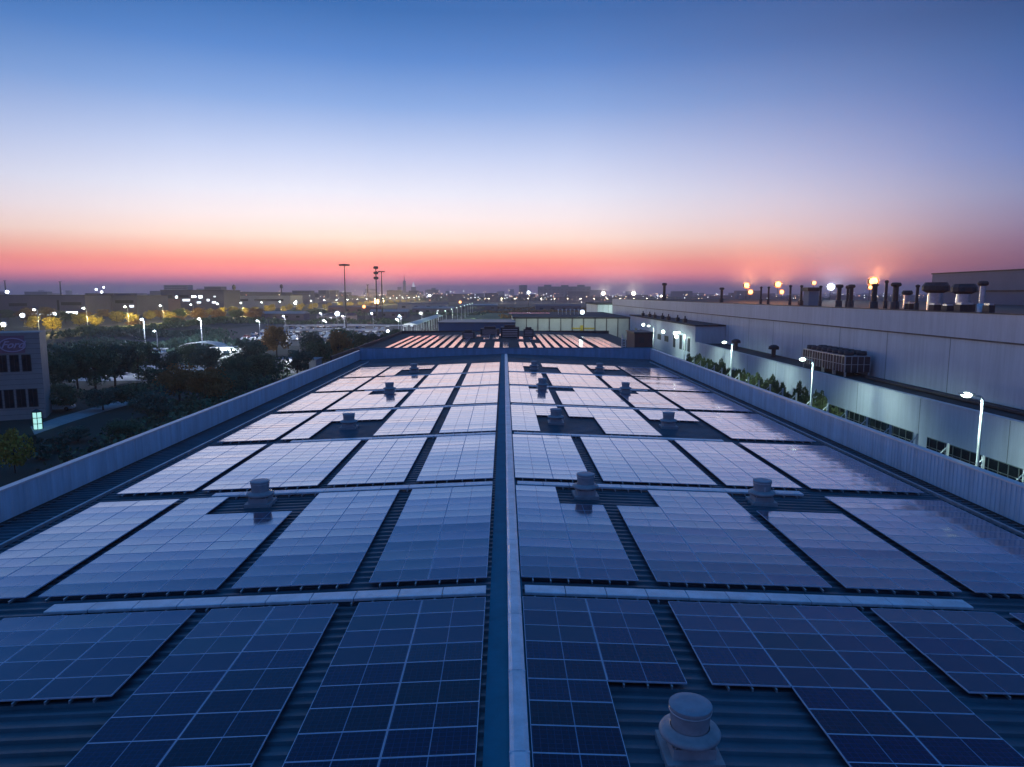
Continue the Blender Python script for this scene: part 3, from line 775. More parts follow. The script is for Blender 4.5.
# lamps in the car park
cp = None
cpl = [(-96,276),(-70,276),(-44,292),(-104,334),(-76,334),(-50,340),(-100,386),(-72,386),(-46,392)]
for i, (x, Y) in enumerate(cpl):
    lab = f'car park lamp post, {nth(i%3+1)} from the left in the {["near","middle","far"][i//3]} line of the car park'
    if cp is None: cp = make_lamp('car_park_lamp', lab, (x,Y,0), 8.0, 0.8, M['lamp_w'], 'lamps in the car park', head=(1.0,0.5), r=0.1)
    else: dup(cp, lab, (x,Y,0))
    light('car_park_light', (x-0.8,Y,7.9), (0.85,0.92,1.0), 5000, 0.3)
# long pale shed roofs at the car park
def shed(label, x0, x1, y0, y1, z, m, cat='shed'):
    t = thing('open_shed', label, cat, ((x0+x1)/2,(y0+y1)/2,0))
    hx, hy = (x1-x0)/2, (y1-y0)/2
    mb = MB(); mb.add([(-hx,-hy,z),(hx,-hy,z),(hx,hy,z),(-hx,hy,z),(-hx,-hy,z+.2),(hx,-hy,z+.2),(hx,hy,z+.2),(-hx,hy,z+.2),(0,-hy,z+.9),(0,hy,z+.9)],
        [(0,3,2,1),(0,1,5,8,4),(3,7,9,6,2),(4,8,9,7),(8,5,6,9),(0,4,7,3),(1,2,6,5)]); mb.build('roof', m, t)
    k = -hy+0.3
    n = max(2, int((y1-y0)/12)); 
    for i in range(n+1):
        yy = -hy+0.3+i*(2*hy-0.6)/n
        for xx in (-hx+0.2, hx-0.2):
            mb = MB(); mb.box(xx-.12,xx+.12,yy-.12,yy+.12,0,z); mb.build('post', M['pole'], t)
    return t
shed('long pinkish roofed shed running away beside the row of green lit posts', -43.5,-37.5,300,430,5.6, M['facade'])
shed('pale open car shelter along the middle of the lit car park', -104,-52,312,317,2.6, M['far_d'])
shed('pale open car shelter at the far side of the lit car park', -112,-50,358,364,2.6, M['far_d'])
shed('short pale car shelter at the near right of the lit car park', -64,-42,262,267,2.6, M['far_d'])
# green lit posts
pp = None
for i in range(9):
    Y = 335+i*46
    lab = f'slender greenish lit lamp post, {nth(i+1)} from camera in the row beside the pinkish shed'
    if pp is None: pp = make_lamp('slim_lamp', lab, (-31.5,Y,0), 9.4, 0.5, M['lamp_g'], 'slender lamp posts beside the shed', head=(0.8,0.4), r=0.16)
    else: dup(pp, lab, (-31.5,Y,0))
for Y in (345,430,540,660): light('yard_light', (-27,Y,7.5), (0.72,1.0,0.72), 6000, 0.4)

# ------------------------------------------------------------------ masts on the horizon
def mast(label, px, Y, ytop, kind):
    H = wz(ytop, Y); t = thing('tall_mast', label, 'mast', (wx(px,Y),Y,0))
    mb = MB(); r = 0.0011*Y
    mb.cyl((0,0,0),(0,0,H),r*1.2,r*0.55,n=10); mb.build('pole', M['darkmetal'], t)
    if kind == 'ring':
        mb = MB(); mb.lathe([(0.2,H-0.6),(2.6,H-0.5),(2.8,H+0.2),(0.2,H+0.5)], n=16); mb.build('lamp_ring', M['darkmetal'], t)
    if kind == 'balls':
        for d in (0.8, 4.3, 7.6):
            mb = MB(); mb.lathe([(0.4,H-d-1),(1.5,H-d-0.8),(1.7,H-d),(1.5,H-d+0.8),(0.4,H-d+1)], n=12); mb.build('antenna_cluster', M['darkmetal'], t)
    if kind == 'tee':
        mb = MB(); mb.box(-2.2,2.2,-.5,.5,H-0.5,H+0.3); mb.build('crossbar', M['darkmetal'], t)
    if kind == 'box':
        mb = MB(); mb.lathe([(0.5,H-6),(2.2,H-4.5),(2.4,H-1),(0.5,H+1)], n=8); mb.build('tower_head', M['darkmetal'], t)
    return t
mast('tall thin floodlight mast with a flat ring head against the sunset', 346.5, 350, 265.5, 'ring')
mast('telecom mast with three stacked antenna clusters against the sunset', 377.5, 470, 267, 'balls')
mast('thin mast with a short crossbar right of the telecom mast', 383, 480, 272, 'tee')
mast('short distant chimney tower left of the round-headed masts', 283.5, 1100, 285, 'box')
mast('squat distant chimney right of the dark lit-window block', 236.5, 900, 285.5, 'box')
mast('faint distant mast near the left edge with a bright light below', 10, 1200, 281, 'tee')
mast('faint thin mast above the long mauve works', 64.5, 1200, 282, 'tee')
mast('faint thin mast left of the telecom mast', 369, 1200, 285, 'tee')

# ------------------------------------------------------------------ distant works and blocks
def block(name, label, px0, px1, ytop, Y, depth, m, cat='building', roof=True, wins=None, step=None):
    x0, x1 = wx(px0,Y), wx(px1,Y); H = wz(ytop,Y); t = thing(name, label, cat, ((x0+x1)/2,Y,0)); h = (x1-x0)/2
    mb = MB(); mb.box(-h,h,0,depth,0,H); mb.build('wall', m, t)
    if roof:
        mb = MB(); mb.box(-h-0.3,h+0.3,-0.3,depth+0.3,H+0.003,H+0.5); mb.build('roof', M['dark_roof'], t)
    if step:
        for a, b_, yt in step:
            xa, xb = wx(a,Y)-(x0+x1)/2, wx(b_,Y)-(x0+x1)/2; zt = wz(yt,Y)
            mb = MB(); mb.box(xa,xb,1,depth*0.7,H+0.5,zt); mb.build('roof_block', m, t)
    if wins:
        for a, b_, ya, yb, mm in wins:
            xa, xb = wx(a,Y)-(x0+x1)/2, wx(b_,Y)-(x0+x1)/2
            mb = MB(); mb.box(xa,xb,-0.2,-0.01,wz(yb,Y),wz(ya,Y)); mb.build('window', mm, t)
    return t
LW, WN = M['lit_win'], M['win']
bright = emis('bright_window', (0.85,0.95,1.0), 6)
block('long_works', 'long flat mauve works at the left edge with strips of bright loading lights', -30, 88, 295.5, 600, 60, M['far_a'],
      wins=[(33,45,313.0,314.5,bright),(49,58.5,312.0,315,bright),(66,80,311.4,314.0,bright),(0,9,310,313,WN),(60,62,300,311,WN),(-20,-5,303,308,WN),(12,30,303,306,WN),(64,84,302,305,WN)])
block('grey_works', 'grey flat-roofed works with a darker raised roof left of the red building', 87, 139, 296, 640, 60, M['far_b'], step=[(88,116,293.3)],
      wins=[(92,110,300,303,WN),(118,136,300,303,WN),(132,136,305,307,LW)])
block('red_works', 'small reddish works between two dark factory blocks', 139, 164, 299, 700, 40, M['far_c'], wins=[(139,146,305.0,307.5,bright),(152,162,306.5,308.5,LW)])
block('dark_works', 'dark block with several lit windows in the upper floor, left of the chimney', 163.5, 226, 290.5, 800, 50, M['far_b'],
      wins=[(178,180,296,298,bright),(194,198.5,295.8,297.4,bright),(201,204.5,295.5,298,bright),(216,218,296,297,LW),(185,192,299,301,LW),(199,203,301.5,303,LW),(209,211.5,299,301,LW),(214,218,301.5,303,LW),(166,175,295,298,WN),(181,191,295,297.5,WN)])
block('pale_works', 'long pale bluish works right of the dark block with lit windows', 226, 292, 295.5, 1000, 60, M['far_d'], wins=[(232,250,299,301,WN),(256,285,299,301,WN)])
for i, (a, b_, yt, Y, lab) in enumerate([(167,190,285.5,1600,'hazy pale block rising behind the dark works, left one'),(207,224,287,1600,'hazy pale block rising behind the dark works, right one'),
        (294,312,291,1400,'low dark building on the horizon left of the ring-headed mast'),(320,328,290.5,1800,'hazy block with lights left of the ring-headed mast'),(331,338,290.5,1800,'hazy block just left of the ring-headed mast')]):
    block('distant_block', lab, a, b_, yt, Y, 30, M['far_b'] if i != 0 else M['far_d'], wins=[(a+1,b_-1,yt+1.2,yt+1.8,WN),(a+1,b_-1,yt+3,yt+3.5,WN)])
# skyscrapers
sk = [(398.5,402,287,'pale twin tower, left one of the hazy city centre'),(404,406.5,281,'slender spired tower tallest in the hazy city centre'),(412,416.5,287,'tower with a white lit pointed crown in the hazy city centre'),
      (426,429,290,'short hazy tower right of the lit pointed tower'),(432,436,288,'broad hazy tower, last on the right of the city centre'),(446,450,291,'low hazy tower well right of the city centre'),
      (390,394,290,'low hazy tower left of the twin tower'),(418,424,291.5,'low hazy slab between two towers of the city centre')]
for i, (a, b_, yt, lab) in enumerate(sk):
    Y = 4800; t = block('skyscraper', lab, a, b_, yt, Y, 25, M['far_b'], cat='tower', roof=False, wins=[(a+0.4,b_-0.4,yt+1+j*1.3,yt+1.35+j*1.3,WN) for j in range(3)])
    H = wz(yt, Y)
    if i == 1:
        mb = MB(); mb.cyl((0,10,H),(0,10,H+42),4,1,n=6); mb.build('spire', M['darkmetal'], t)
    if i == 2:
        mb = MB(); mb.cyl((0,8,H),(0,8,H+32),8,0.8,n=6); mb.build('crown', emis('lit_crown', (0.8,0.85,1.0), 1.0), t)
# tower and slab right of the centre
block('apartment_tower', 'narrow dark apartment tower beside a bright white light', 519, 527, 285.5, 3200, 40, M['far_b'], cat='tower', wins=[(520,521.5,288+j*2.2,289+j*2.2,WN) for j in range(5)]+[(524,525.5,288+j*2.2,289+j*2.2,WN) for j in range(5)])
ws = []
for j in range(4):
    for q in range(12): ws.append((540+q*4.2, 542+q*4.2, 289+j*2.6, 290.2+j*2.6, WN))
block('apartment_slab', 'long apartment slab with three raised stair blocks on the horizon', 538, 590, 286.8, 3200, 40, M['far_b'], wins=ws, step=[(544,551,285),(561,568,285.2),(577,584,285)])
rb = random.Random(5)
# wood edge on the horizon: far trees as a mass
def mass(name, label, segs, m, seed, hgt=9, leaf=2.2, dens=1.0):
    rnd = random.Random(seed); vs = []; fs = []
    for (xa, ya, xb, yb) in segs:
        L = math.hypot(xb-xa, yb-ya); n = int(L*dens)
        for i in range(n):
            t_ = rnd.random(); x = xa+(xb-xa)*t_+rnd.uniform(-6,6); y = ya+(yb-ya)*t_+rnd.uniform(-10,10)
            hh = hgt*(0.6+0.4*math.sin(x*0.13+seed)*math.sin(x*0.041+y*0.05)) 
            z = rnd.random()**0.8*hh
            e = Euler((rnd.uniform(0,6.3), rnd.uniform(0,6.3), rnd.uniform(0,6.3))); s = leaf*rnd.uniform(0.5,1.2)
            for a, b_ in ((-s,-s*.6),(s,-s*.6),(s*.6,s),(-s*.6,s)):
                v = Vector((a,b_,0)); v.rotate(e); vs.append((x+v.x,y+v.y,z+v.z))
            k = len(vs); fs.append((k-4,k-3,k-2,k-1))
    me = bpy.data.meshes.new(name); me.from_pydata(vs, [], fs); me.update(); me.materials.append(m)
    o = bpy.data.objects.new(name, me); COL.objects.link(o); return tag(o, label, 'woodland', kind='stuff')
mass('far_woodland', 'dark band of far-off trees along the horizon', [(-1500,1700,-200,2000),(-900,1250,-560,1200),(-200,2000,1200,2100)], M['leaf2'], 3, hgt=14, leaf=4.5, dens=4)
mass('hedgerow_thicket', 'dark ragged thicket of scrub between the garden and the fields', [(-150,250,-88,245),(-190,330,-120,300),(-140,205,-90,215)], M['leaf2'], 9, hgt=4.5, leaf=0.55, dens=26)
mass('garden_undergrowth', 'dark undergrowth filling the garden beside the left factory wall', [(-32,60,-34,200),(-44,80,-60,190),(-70,130,-60,180),(-38,70,-48,120),(-50,200,-56,240)], M['leaf'], 12, hgt=2.6, leaf=0.28, dens=34)
mass('field_scrub', 'low brown scrub on the dark fields beyond the rear halls', [(-20,720,260,740),(-20,900,320,900),(0,560,240,600)], M['leaf_b'], 15, hgt=3, leaf=1.3, dens=8)
mass('tree_belt', 'dark belts of scrub and young trees crossing the fields left of the avenue lamps', [(-195,455,-60,450),(-190,300,-178,900),(-150,620,-20,640),(-200,700,-60,760)], M['leaf'], 44, hgt=4.2, leaf=0.8, dens=9)
shedlab = ['mauve shed behind the left half of the car park','small pale shed with one lit window behind the car park','dark grey shed right of the small pale shed','wide reddish shed below the yellow avenue trees',
  'mauve shed just left of the slender lamp post row','wide pale shed under the far end of the avenue','dark grey shed left of the far end of the lamp post row','mauve shed below the long apartment slab','wide pale shed right of the apartment slab on the far fields','small reddish shed behind the green lit hall roof']
for i, (x, y, w, d, h, mm_) in enumerate([(-165,520,34,16,4.5,'far_a'),(-120,500,26,12,3.6,'far_d'),(-92,560,30,14,5.0,'far_b'),(-150,700,50,20,6.0,'far_c'),(-70,690,40,18,5.0,'far_a'),(-100,860,60,24,7.0,'far_d'),(-30,820,44,20,6.0,'far_b'),(60,780,50,20,6.0,'far_a'),(150,820,60,22,7.0,'far_d'),(110,640,34,14,4.0,'far_c')]):
    t = thing('field_shed', shedlab[i], 'shed', (x,y,0), group='sheds on the dim fields')
    mb = MB(); mb.box(-w/2,w/2,0,d,0,h); mb.build('wall', M[mm_], t)
    mb = MB(); mb.add([(-w/2-.4,-.4,h),(w/2+.4,-.4,h),(w/2+.4,d+.4,h),(-w/2-.4,d+.4,h),(-w/2-.4,d/2,h+1.6),(w/2+.4,d/2,h+1.6)], [(0,1,5,4),(2,3,4,5),(0,4,3),(1,2,5),(0,3,2,1)]); mb.build('roof', M['far_b'] if i % 2 else M['far_d'], t)
    for q in range(4):
        mb = MB(); mb.box(-w/2+w*(q+.35)/4,-w/2+w*(q+.65)/4,-.12,-.01,h*.35,h*.65); mb.build('window', M['lit_win'] if (i, q) in ((1,1),(4,2),(8,0)) else M['win'], t)
struct(MB().add([(-1500,1900,0),(-1150,1800,0),(-700,1850,26),(-560,1900,24),(-420,1950,16),(-300,2050,0),(-700,2300,0),(-1200,2300,0)],
      [(0,1,2),(1,3,2),(1,4,3),(1,5,4),(0,2,7),(2,3,6),(2,6,7),(3,4,6),(4,5,6)]).build('hill', M['ground']))

# far road lamps in a row
fl = None
for i in range(13):
    px = 489+i*13.1; Y = 1500
    lab = f'distant white road lamp, {nth(i+1)} from the left in the row below the apartment slab'
    if fl is None: fl = make_lamp('road_lamp', lab, (wx(px,Y),Y,0), 9.5, 0.8, M['lamp_wo'], 'road lamps below the apartment slab', head=(2.6,1.2), r=0.3)
    else: dup(fl, lab, (wx(px,Y),Y,0))
for i in range(4): light('far_road_light', (wx(500+i*40,1500),1495,8), (1.0,0.85,0.65), 30000, 0.5)
# bright single lights
def flood(label, px, py, Y, r, m, power=0, col=(1,1,1), spot=0):
    z = wz(py,Y); t = thing('floodlight_mast', label, 'floodlight', (wx(px,Y),Y,0))
    mb = MB(); mb.cyl((0,0.6,0),(0,0.6,z),0.0012*Y*0.5+0.1,0.1,n=6); mb.build('pole', M['darkmetal'], t)
    mb = MB(); mb.box(-r*1.1,r*1.1,0.2,0.5,z-r*0.5,z+r*0.5); mb.build('housing', M['darkmetal'], t)
    mb = MB(); mb.sphere((0,-0.1,z), r*0.8, 8, sz=0.9); mb.build('bulb', m, t)
    mb = MB(); dd = math.hypot(wx(px,Y)-CX, Y); mb.sphere(((wx(px,Y)-CX)/dd*r*1.5, Y/dd*r*1.5+0.2, z), r*1.15, 10, sz=0.9); mb.build('halo_glow', M['halo_o'] if m in (LO, LY) else M['halo_w'], t)  # glowing sphere added behind the bulb to imitate its halo, no real lamp part
    if spot: light('floodlight_beam', (wx(px,Y),Y-r-0.8,z), col, spot*1.9, r*0.5, aim=(CX-wx(px,Y),CY-Y,0.24*math.hypot(Y,wx(px,Y))), cone=31, blend=0.12)
    if power: light('floodlight_glow', (wx(px,Y),Y-r-0.8,z), col, power, r)
LO, LWO, LWH, LY = M['lamp_o'], M['lamp_wo'], M['lamp_w'], M['lamp_y']
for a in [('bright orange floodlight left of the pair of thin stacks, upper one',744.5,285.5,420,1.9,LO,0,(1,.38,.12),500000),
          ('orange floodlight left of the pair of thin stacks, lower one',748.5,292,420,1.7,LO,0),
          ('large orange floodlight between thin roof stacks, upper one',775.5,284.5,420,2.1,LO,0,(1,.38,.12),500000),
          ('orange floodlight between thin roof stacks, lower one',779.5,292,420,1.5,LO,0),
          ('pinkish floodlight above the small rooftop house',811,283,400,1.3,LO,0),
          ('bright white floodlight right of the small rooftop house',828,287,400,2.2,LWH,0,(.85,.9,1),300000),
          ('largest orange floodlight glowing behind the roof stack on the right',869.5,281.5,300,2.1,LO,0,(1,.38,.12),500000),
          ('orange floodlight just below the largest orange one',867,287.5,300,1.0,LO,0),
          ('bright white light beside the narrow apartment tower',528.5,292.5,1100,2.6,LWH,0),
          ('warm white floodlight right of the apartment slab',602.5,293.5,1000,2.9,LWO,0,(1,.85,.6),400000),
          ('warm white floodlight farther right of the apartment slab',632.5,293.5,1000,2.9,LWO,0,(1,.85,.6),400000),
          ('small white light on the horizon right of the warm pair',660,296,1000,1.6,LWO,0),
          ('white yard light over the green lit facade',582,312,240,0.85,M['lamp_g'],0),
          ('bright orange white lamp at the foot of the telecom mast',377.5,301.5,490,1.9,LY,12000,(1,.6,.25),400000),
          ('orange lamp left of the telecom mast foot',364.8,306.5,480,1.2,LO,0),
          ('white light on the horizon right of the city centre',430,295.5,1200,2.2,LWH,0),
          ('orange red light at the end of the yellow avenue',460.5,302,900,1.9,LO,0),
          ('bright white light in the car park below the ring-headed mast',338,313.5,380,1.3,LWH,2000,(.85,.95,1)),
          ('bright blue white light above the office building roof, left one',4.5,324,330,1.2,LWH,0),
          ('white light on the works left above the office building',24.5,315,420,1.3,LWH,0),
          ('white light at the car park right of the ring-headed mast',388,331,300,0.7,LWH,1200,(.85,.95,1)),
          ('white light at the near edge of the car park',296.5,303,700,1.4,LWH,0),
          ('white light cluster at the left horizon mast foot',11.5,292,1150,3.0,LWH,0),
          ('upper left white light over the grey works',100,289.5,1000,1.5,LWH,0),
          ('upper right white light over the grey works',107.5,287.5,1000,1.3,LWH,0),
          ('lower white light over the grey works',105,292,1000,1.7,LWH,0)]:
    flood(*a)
# uncountable city lights
rnd = random.Random(21); mbs = MB()
for i in range(900):
    px = rnd.uniform(-60, 1080) if i % 3 else rnd.gauss(420, 130); Y = rnd.uniform(1100, 4500)
    py = rnd.gauss(295.5, 2.0) if Y > 2000 else rnd.uniform(294.5, 300)
    z = max(2.0, wz(py, Y)); 
    if z > 45: z = rnd.uniform(5, 30)
    s = Y*0.00042*rnd.uniform(0.6,1.5); x = wx(px, Y)
    mi = rnd.choices([0,1,2], [4,4,2])[0]
    mbs.add([(x-s,Y,z),(x,Y,z-s),(x+s,Y,z),(x,Y,z+s),(x,Y-s,z),(x,Y+s,z)], [(0,1,4),(1,2,4),(2,3,4),(3,0,4),(1,0,5),(2,1,5),(3,2,5),(0,3,5)], mi)
ci = mbs.build('city_lights', [emis('city_white',(0.85,0.9,1.0),5), emis('city_warm',(1.0,0.72,0.45),5), emis('city_orange',(1.0,0.45,0.25),5)])
tag(ci, 'countless tiny white and orange city lights scattered along the horizon', 'city lights', kind='stuff')

# low dark city fabric under the lights
rnd = random.Random(8); mbs = MB()
for i in range(420):
    Y = rnd.uniform(1500, 6500); x = wx(rnd.uniform(-150,1150), Y); w = rnd.uniform(12,45); h = rnd.choice([8,10,12,16,20,26])*rnd.uniform(.7,1.2)
    if Y > 3500 and rnd.random() < .15: h *= 2.1
    mbs.box(x-w, x+w, Y, Y+25, 0, h)
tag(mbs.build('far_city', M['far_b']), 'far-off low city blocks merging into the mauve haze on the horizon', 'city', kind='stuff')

# ------------------------------------------------------------------ rear roof beyond the end wall
rh = thing('rear_factory', 'lower factory roof with slender solar strips just beyond the end wall', 'factory', (0,0,0))
mb = MB(); mb.box(-30,24.5,121,205,0,7.1); mb.build('wall', M['parapet'], rh)
mb = MB(); mb.add([(-30,121,7.15),(0,121,8.1),(0,205,8.1),(-30,205,7.15),(30.5,121,7.15),(30.5,205,7.15)], [(0,1,2,3),(1,4,5,2)]); mb.build('roof', M['dark_roof'], rh)
mb = MB(); mb.box(-30.3,-30.0,121,205,7.0,7.9); mb.build('parapet', M['brown'], rh)
mb = MB(); mb.box(-30,30.5,205,205.3,7.0,8.0); mb.build('parapet', M['darkmetal'], rh)
strips = []
for i in range(9): strips.append((-24.5+1.95*i, 127, 186, 1.05))
for x, a, b_ in ((-7.0,127,152),(-4.8,127,152),(-1.7,127,152),(0.1,127,150),(3.4,127,153),(5.0,127,152),(6.9,127,150)): strips.append((x,a,b_,1.1))
for x in (3.6,6.6,-4.4,-2.2): strips.append((x,163,172,1.4))
for i, x in enumerate((8.6,10.4,12.3,14.1,15.9,17.4)): strips.append((x,127,186,1.1 if i < 4 else 1.35))
for x in (20.2,21.9,23.6): strips.append((x,127,180,1.5))
for x in (-5.5,-0.8,): strips.append((x,175,183,3.4))
def rzz(x): return 8.1-abs(x)*0.95/30
for i, (x, a, b_, w) in enumerate(sorted(strips)):
    mb = MB(); mb.box(-w/2,w/2,-(b_-a)/2,(b_-a)/2,0,0.05,0)
    mb.box(-w/2+.03,w/2-.03,-(b_-a)/2+.03,(b_-a)/2-.03,0.052,0.056,1)
    for k in range(int((b_-a)/12)+1):
        yy = -(b_-a)/2+0.5+k*12
        if yy < (b_-a)/2-.2: mb.box(-w/2,w/2,yy-.05,yy+.05,-0.18,-0.005,0)
    o = mb.build('solar_strip', [M['alu'], M['glass']], loc=(x,(a+b_)/2,rzz(x)+0.2)); o.rotation_euler = (0, (1 if x > 0 else -1)*0.0317, 0)
    tag(o, f'narrow solar strip on the rear roof, {nth(i+1)} from the left edge', 'solar strip', 'solar strips on the rear roof')
def unit(label, x, y, z, w, d, h, name='rooftop_unit'):
    t = thing(name, label, 'rooftop unit', (x,y,z)); mb = MB(); mb.box(-w/2,w/2,0,d,0,h); mb.build('casing', M['darkmetal'], t)
    mb = MB(); mb.box(-w*.3,w*.3,d*.2,d*.8,h+.003,h+.5); mb.build('cowl', M['brown'], t)
    mb = MB()
    for q in range(4): mb.box(-w*.4,w*.4,-0.05,-0.005,h*(.15+.2*q),h*(.22+.2*q))
    mb.build('louvre', M['galv'], t); return t
unit('dark rooftop unit with a tall cowl at the middle of the rear roof', 1.2,170,8.0,4.5,4,2.6)
unit('small dark rooftop unit right of the tall cowl on the rear roof', 6.0,178,7.9,2.5,3,1.8)
unit('brownish rooftop unit left of the tall cowl on the rear roof', -4.0,186,7.9,5,4,1.6)
unit('small dark rooftop unit left of centre on the rear roof', -9.0,172,7.8,3,3,1.5)
# brown plant room at the far right corner
pr = thing('plant_room', 'dark brown plant room at the far right corner beyond the end wall', 'building', (0,0,0))
mb = MB(); mb.box(23.3,26.6,126,134,0,11.5); mb.build('wall', M['brown'], pr)
mb = MB(); mb.box(23.1,26.8,125.8,134.2,11.503,11.75); mb.build('roof', M['darkmetal'], pr)
mb = MB(); mb.box(24,25,125.9,125.995,9.8,10.9); mb.build('louvre', M['darkmetal'], pr)
mb = MB(); mb.cyl((20.9,125,7.6),(20.9,125,11.4),0.1); mb.cyl((21.5,125,7.6),(21.5,125,11.4),0.06)
for k in range(8): mb.cyl((20.9,125,8+k*.42),(21.5,125,8+k*.42),0.04,n=5)
tag(mb.build('access_ladder', M['galv']), 'steel access ladder left of the dark brown plant room', 'ladder')
# blue-grey hall behind left
bh = thing('blue_hall', 'low dark blue hall behind the left half of the rear roof', 'building', (0,0,0))
mb = MB(); mb.box(-20,3,212,236,0,9.9); mb.build('wall', M['blue_box'], bh)
mb = MB(); mb.box(-20.3,3.3,211.7,236.3,9.903,10.2); mb.build('roof', M['roof'], bh)
# green lit facade hall
gf = thing('green_lit_hall', 'long hall with a green lit facade divided by thin columns beyond the rear roof', 'building', (0,0,0))
mb = MB(); mb.box(3,41.5,232,300,0,10.6); mb.build('wall', M['facade'], gf)
mb = MB(); mb.box(2.6,41.9,231.2,300.4,10.603,11.1); mb.build('roof', M['dark_roof'], gf)
for i in range(11):
    x = 3.4+i*3.78; mb = MB(); mb.box(x-.12,x+.12,231.7,231.99,0,10.6); mb.build('column', M['darkmetal'], gf)
mb = MB(); mb.box(22,30,231.75,231.98,7.2,7.6); mb.box(25,26,231.7,231.99,4,8.4); mb.build('gas_pipe', M['yellow'], gf)
mb = MB(); mb.box(-8,8,-2,2,0,0.08,0); mb.box(-7.9,7.9,-1.9,1.9,0.082,0.087,1)
o = mb.build('solar_strip', [M['alu'], M['glass']], loc=(9.5,272,11.3)); tag(o, 'small pinkish solar strip on the green lit hall roof', 'solar strip')
for i in range(6):
    x = 20+i*1.5; mb = MB(); mb.cyl((0,0,0),(0,0,1.7),0.14); mb.lathe([(0.3,1.6),(0.3,1.9),(0.02,2.1)],n=8)
    tag(mb.build('vent_pipe', M['galv'], loc=(x,262,11.1)), f'thin pale vent pipe, {nth(i+1)} from the left on the green lit hall roof', 'vent pipe', 'vent pipes on the green lit hall')
for x in (8,17,26,35): light('facade_light', (x,224,11.0), (0.84,1.0,0.88), 650, 0.3, aim=(0,1,-0.5), cone=150)

# ------------------------------------------------------------------ right side: annex, factory, tower
ax = thing('annex_building', 'long low annex with a pale lamp-lit wall beside the service lane', 'building', (0,0,0))
AX = 39.75
mb = MB(); mb.box(AX,AX+0.35,-30,146,0,8.6); mb.build('lit_wall', M['white_wall'], ax)
mb = MB(); mb.box(AX+.35,46,-30,146,0,8.3); mb.build('roof', M['dark_roof'], ax)
mb = MB(); mb.box(AX-0.05,AX+0.45,-30,146,8.603,8.7); mb.build('wall_coping', M['parapet_cap'], ax)
mb = MB()
for k in range(15): mb.box(AX-0.015,AX-0.001,-30+12*k,-30+12*k+0.05,0,8.6)
mb.build('panel_joints', M['winframe'], ax)
# ribbon windows
def ribbon(y0, y1):
    mb = MB(); mb.box(AX-0.04,AX-0.005,y0,y1,1.6,5.15); w = mb.build('ribbon_window', M['win'], ax)
    fb = MB(); y = y0
    while y <= y1+0.01: fb.box(AX-0.09,AX-0.042,y-.035,y+.035,1.6,5.15); y += 1.15
    for z in (1.6,2.5,3.4,4.28,5.15): fb.box(AX-0.088,AX-0.041,y0,y1,z-.03,z+.03)
    fb.build('mullions', M['winframe'], w)
ribbon(10,64.5); ribbon(66.8,85.5)
# clutter on the annex roof
cl_ = MB(); rnd = random.Random(4)
cl_.box(43.6,44.1,-10,84,8.42,8.62); cl_.box(44.4,44.6,-10,140,8.5,8.62)
tag(cl_.build('roof_pipes', M['darkmetal']), 'dark pipes lying along the annex roof at the foot of the big factory wall', 'pipes')
for i, (px, py, Y) in enumerate([(735,343,129),(773,349,114)]):
    t = thing('mushroom_vent', ['dark mushroom vent on the annex roof, the farther of two','dark mushroom vent on the annex roof, the nearer of two'][i], 'roof vent', (wx(px,Y)+0.2,Y,8.3), group='mushroom vents on the annex roof')
    mb = MB(); mb.lathe([(0.35,0),(0.35,1.3)], n=12); mb.build('stack', M['darkmetal'], t)
    mb = MB(); mb.lathe([(0.3,1.25),(0.85,1.3),(0.8,1.75),(0.4,2.0),(0.01,2.05)], n=14); mb.build('hood', M['darkmetal'], t)
# cooling units
cu = None
for i in range(4):
    Y = 86.3+i*3.1
    lab = f'cooling unit with fan drums on the annex roof, {["nearest","second nearest","third nearest","farthest"][i]} of four joined units'
    if cu is None:
        cu = thing('cooling_unit', lab, 'cooling unit', (42.2,Y,8.5), group='cooling units on the annex roof')
        mb = MB(); mb.box(0,3.2,0,3.0,0.35,2.3); mb.build('casing', M['brown'] , cu)
        mb = MB()
        for q in range(5):
            y = 0.02+q*0.735; mb.box(-0.05,-0.003,y,y+0.07,0.35,2.35)
        for q in range(5):
            x = 0.0+q*0.78; mb.box(x,x+0.07,-0.05,-0.003,0.35,2.35)
        mb.box(-0.06,3.26,-0.06,3.04,2.303,2.42); mb.box(-0.05,-0.003,0.02,3.0,1.3,1.36); mb.box(0,3.2,-0.05,-0.003,1.3,1.36)
        mb.build('frame', M['galv'], cu)
        for a in (0.8,2.4):
            for b_ in (0.75,2.25):
                mb = MB(); mb.lathe([(0.5,2.42),(0.62,2.5),(0.56,2.95),(0.5,2.95),(0.05,2.7)], n=16, c=(a,b_,0)); mb.build('fan_drum', M['darkmetal'], cu)
        for a in (0.15,3.05):
            for b_ in (0.15,2.85):
                mb = MB(); mb.box(a-.1,a+.1,b_-.1,b_+.1,-0.2,0.35); mb.build('leg', M['galv'], cu)
    else: dup(cu, lab, (42.2,Y,8.5))
# big factory
bf = thing('big_factory', 'huge pale factory wall on the right with a brown ledge and stacks above', 'factory', (0,0,0))
FX = 46.05
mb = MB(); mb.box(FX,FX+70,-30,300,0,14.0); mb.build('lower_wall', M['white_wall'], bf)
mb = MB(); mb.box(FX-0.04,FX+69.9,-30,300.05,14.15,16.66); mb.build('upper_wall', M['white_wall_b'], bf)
mb = MB(); mb.box(FX-0.14,FX+69.8,-30,300.1,14.002,14.148); mb.build('ledge', M['ledge'], bf)
mb = MB(); mb.box(FX-0.1,FX+0.3,-30,300.1,16.663,16.76); mb.build('coping', M['darkmetal'], bf)
mb = MB(); mb.box(FX+0.32,FX+69.8,-29.8,299.9,16.664,16.70); mb.build('roof', M['dark_roof'], bf)
mb = MB()
for k in range(27): mb.box(FX-0.02,FX-0.002,-24+12*k,-24+12*k+0.06,0,14.0)
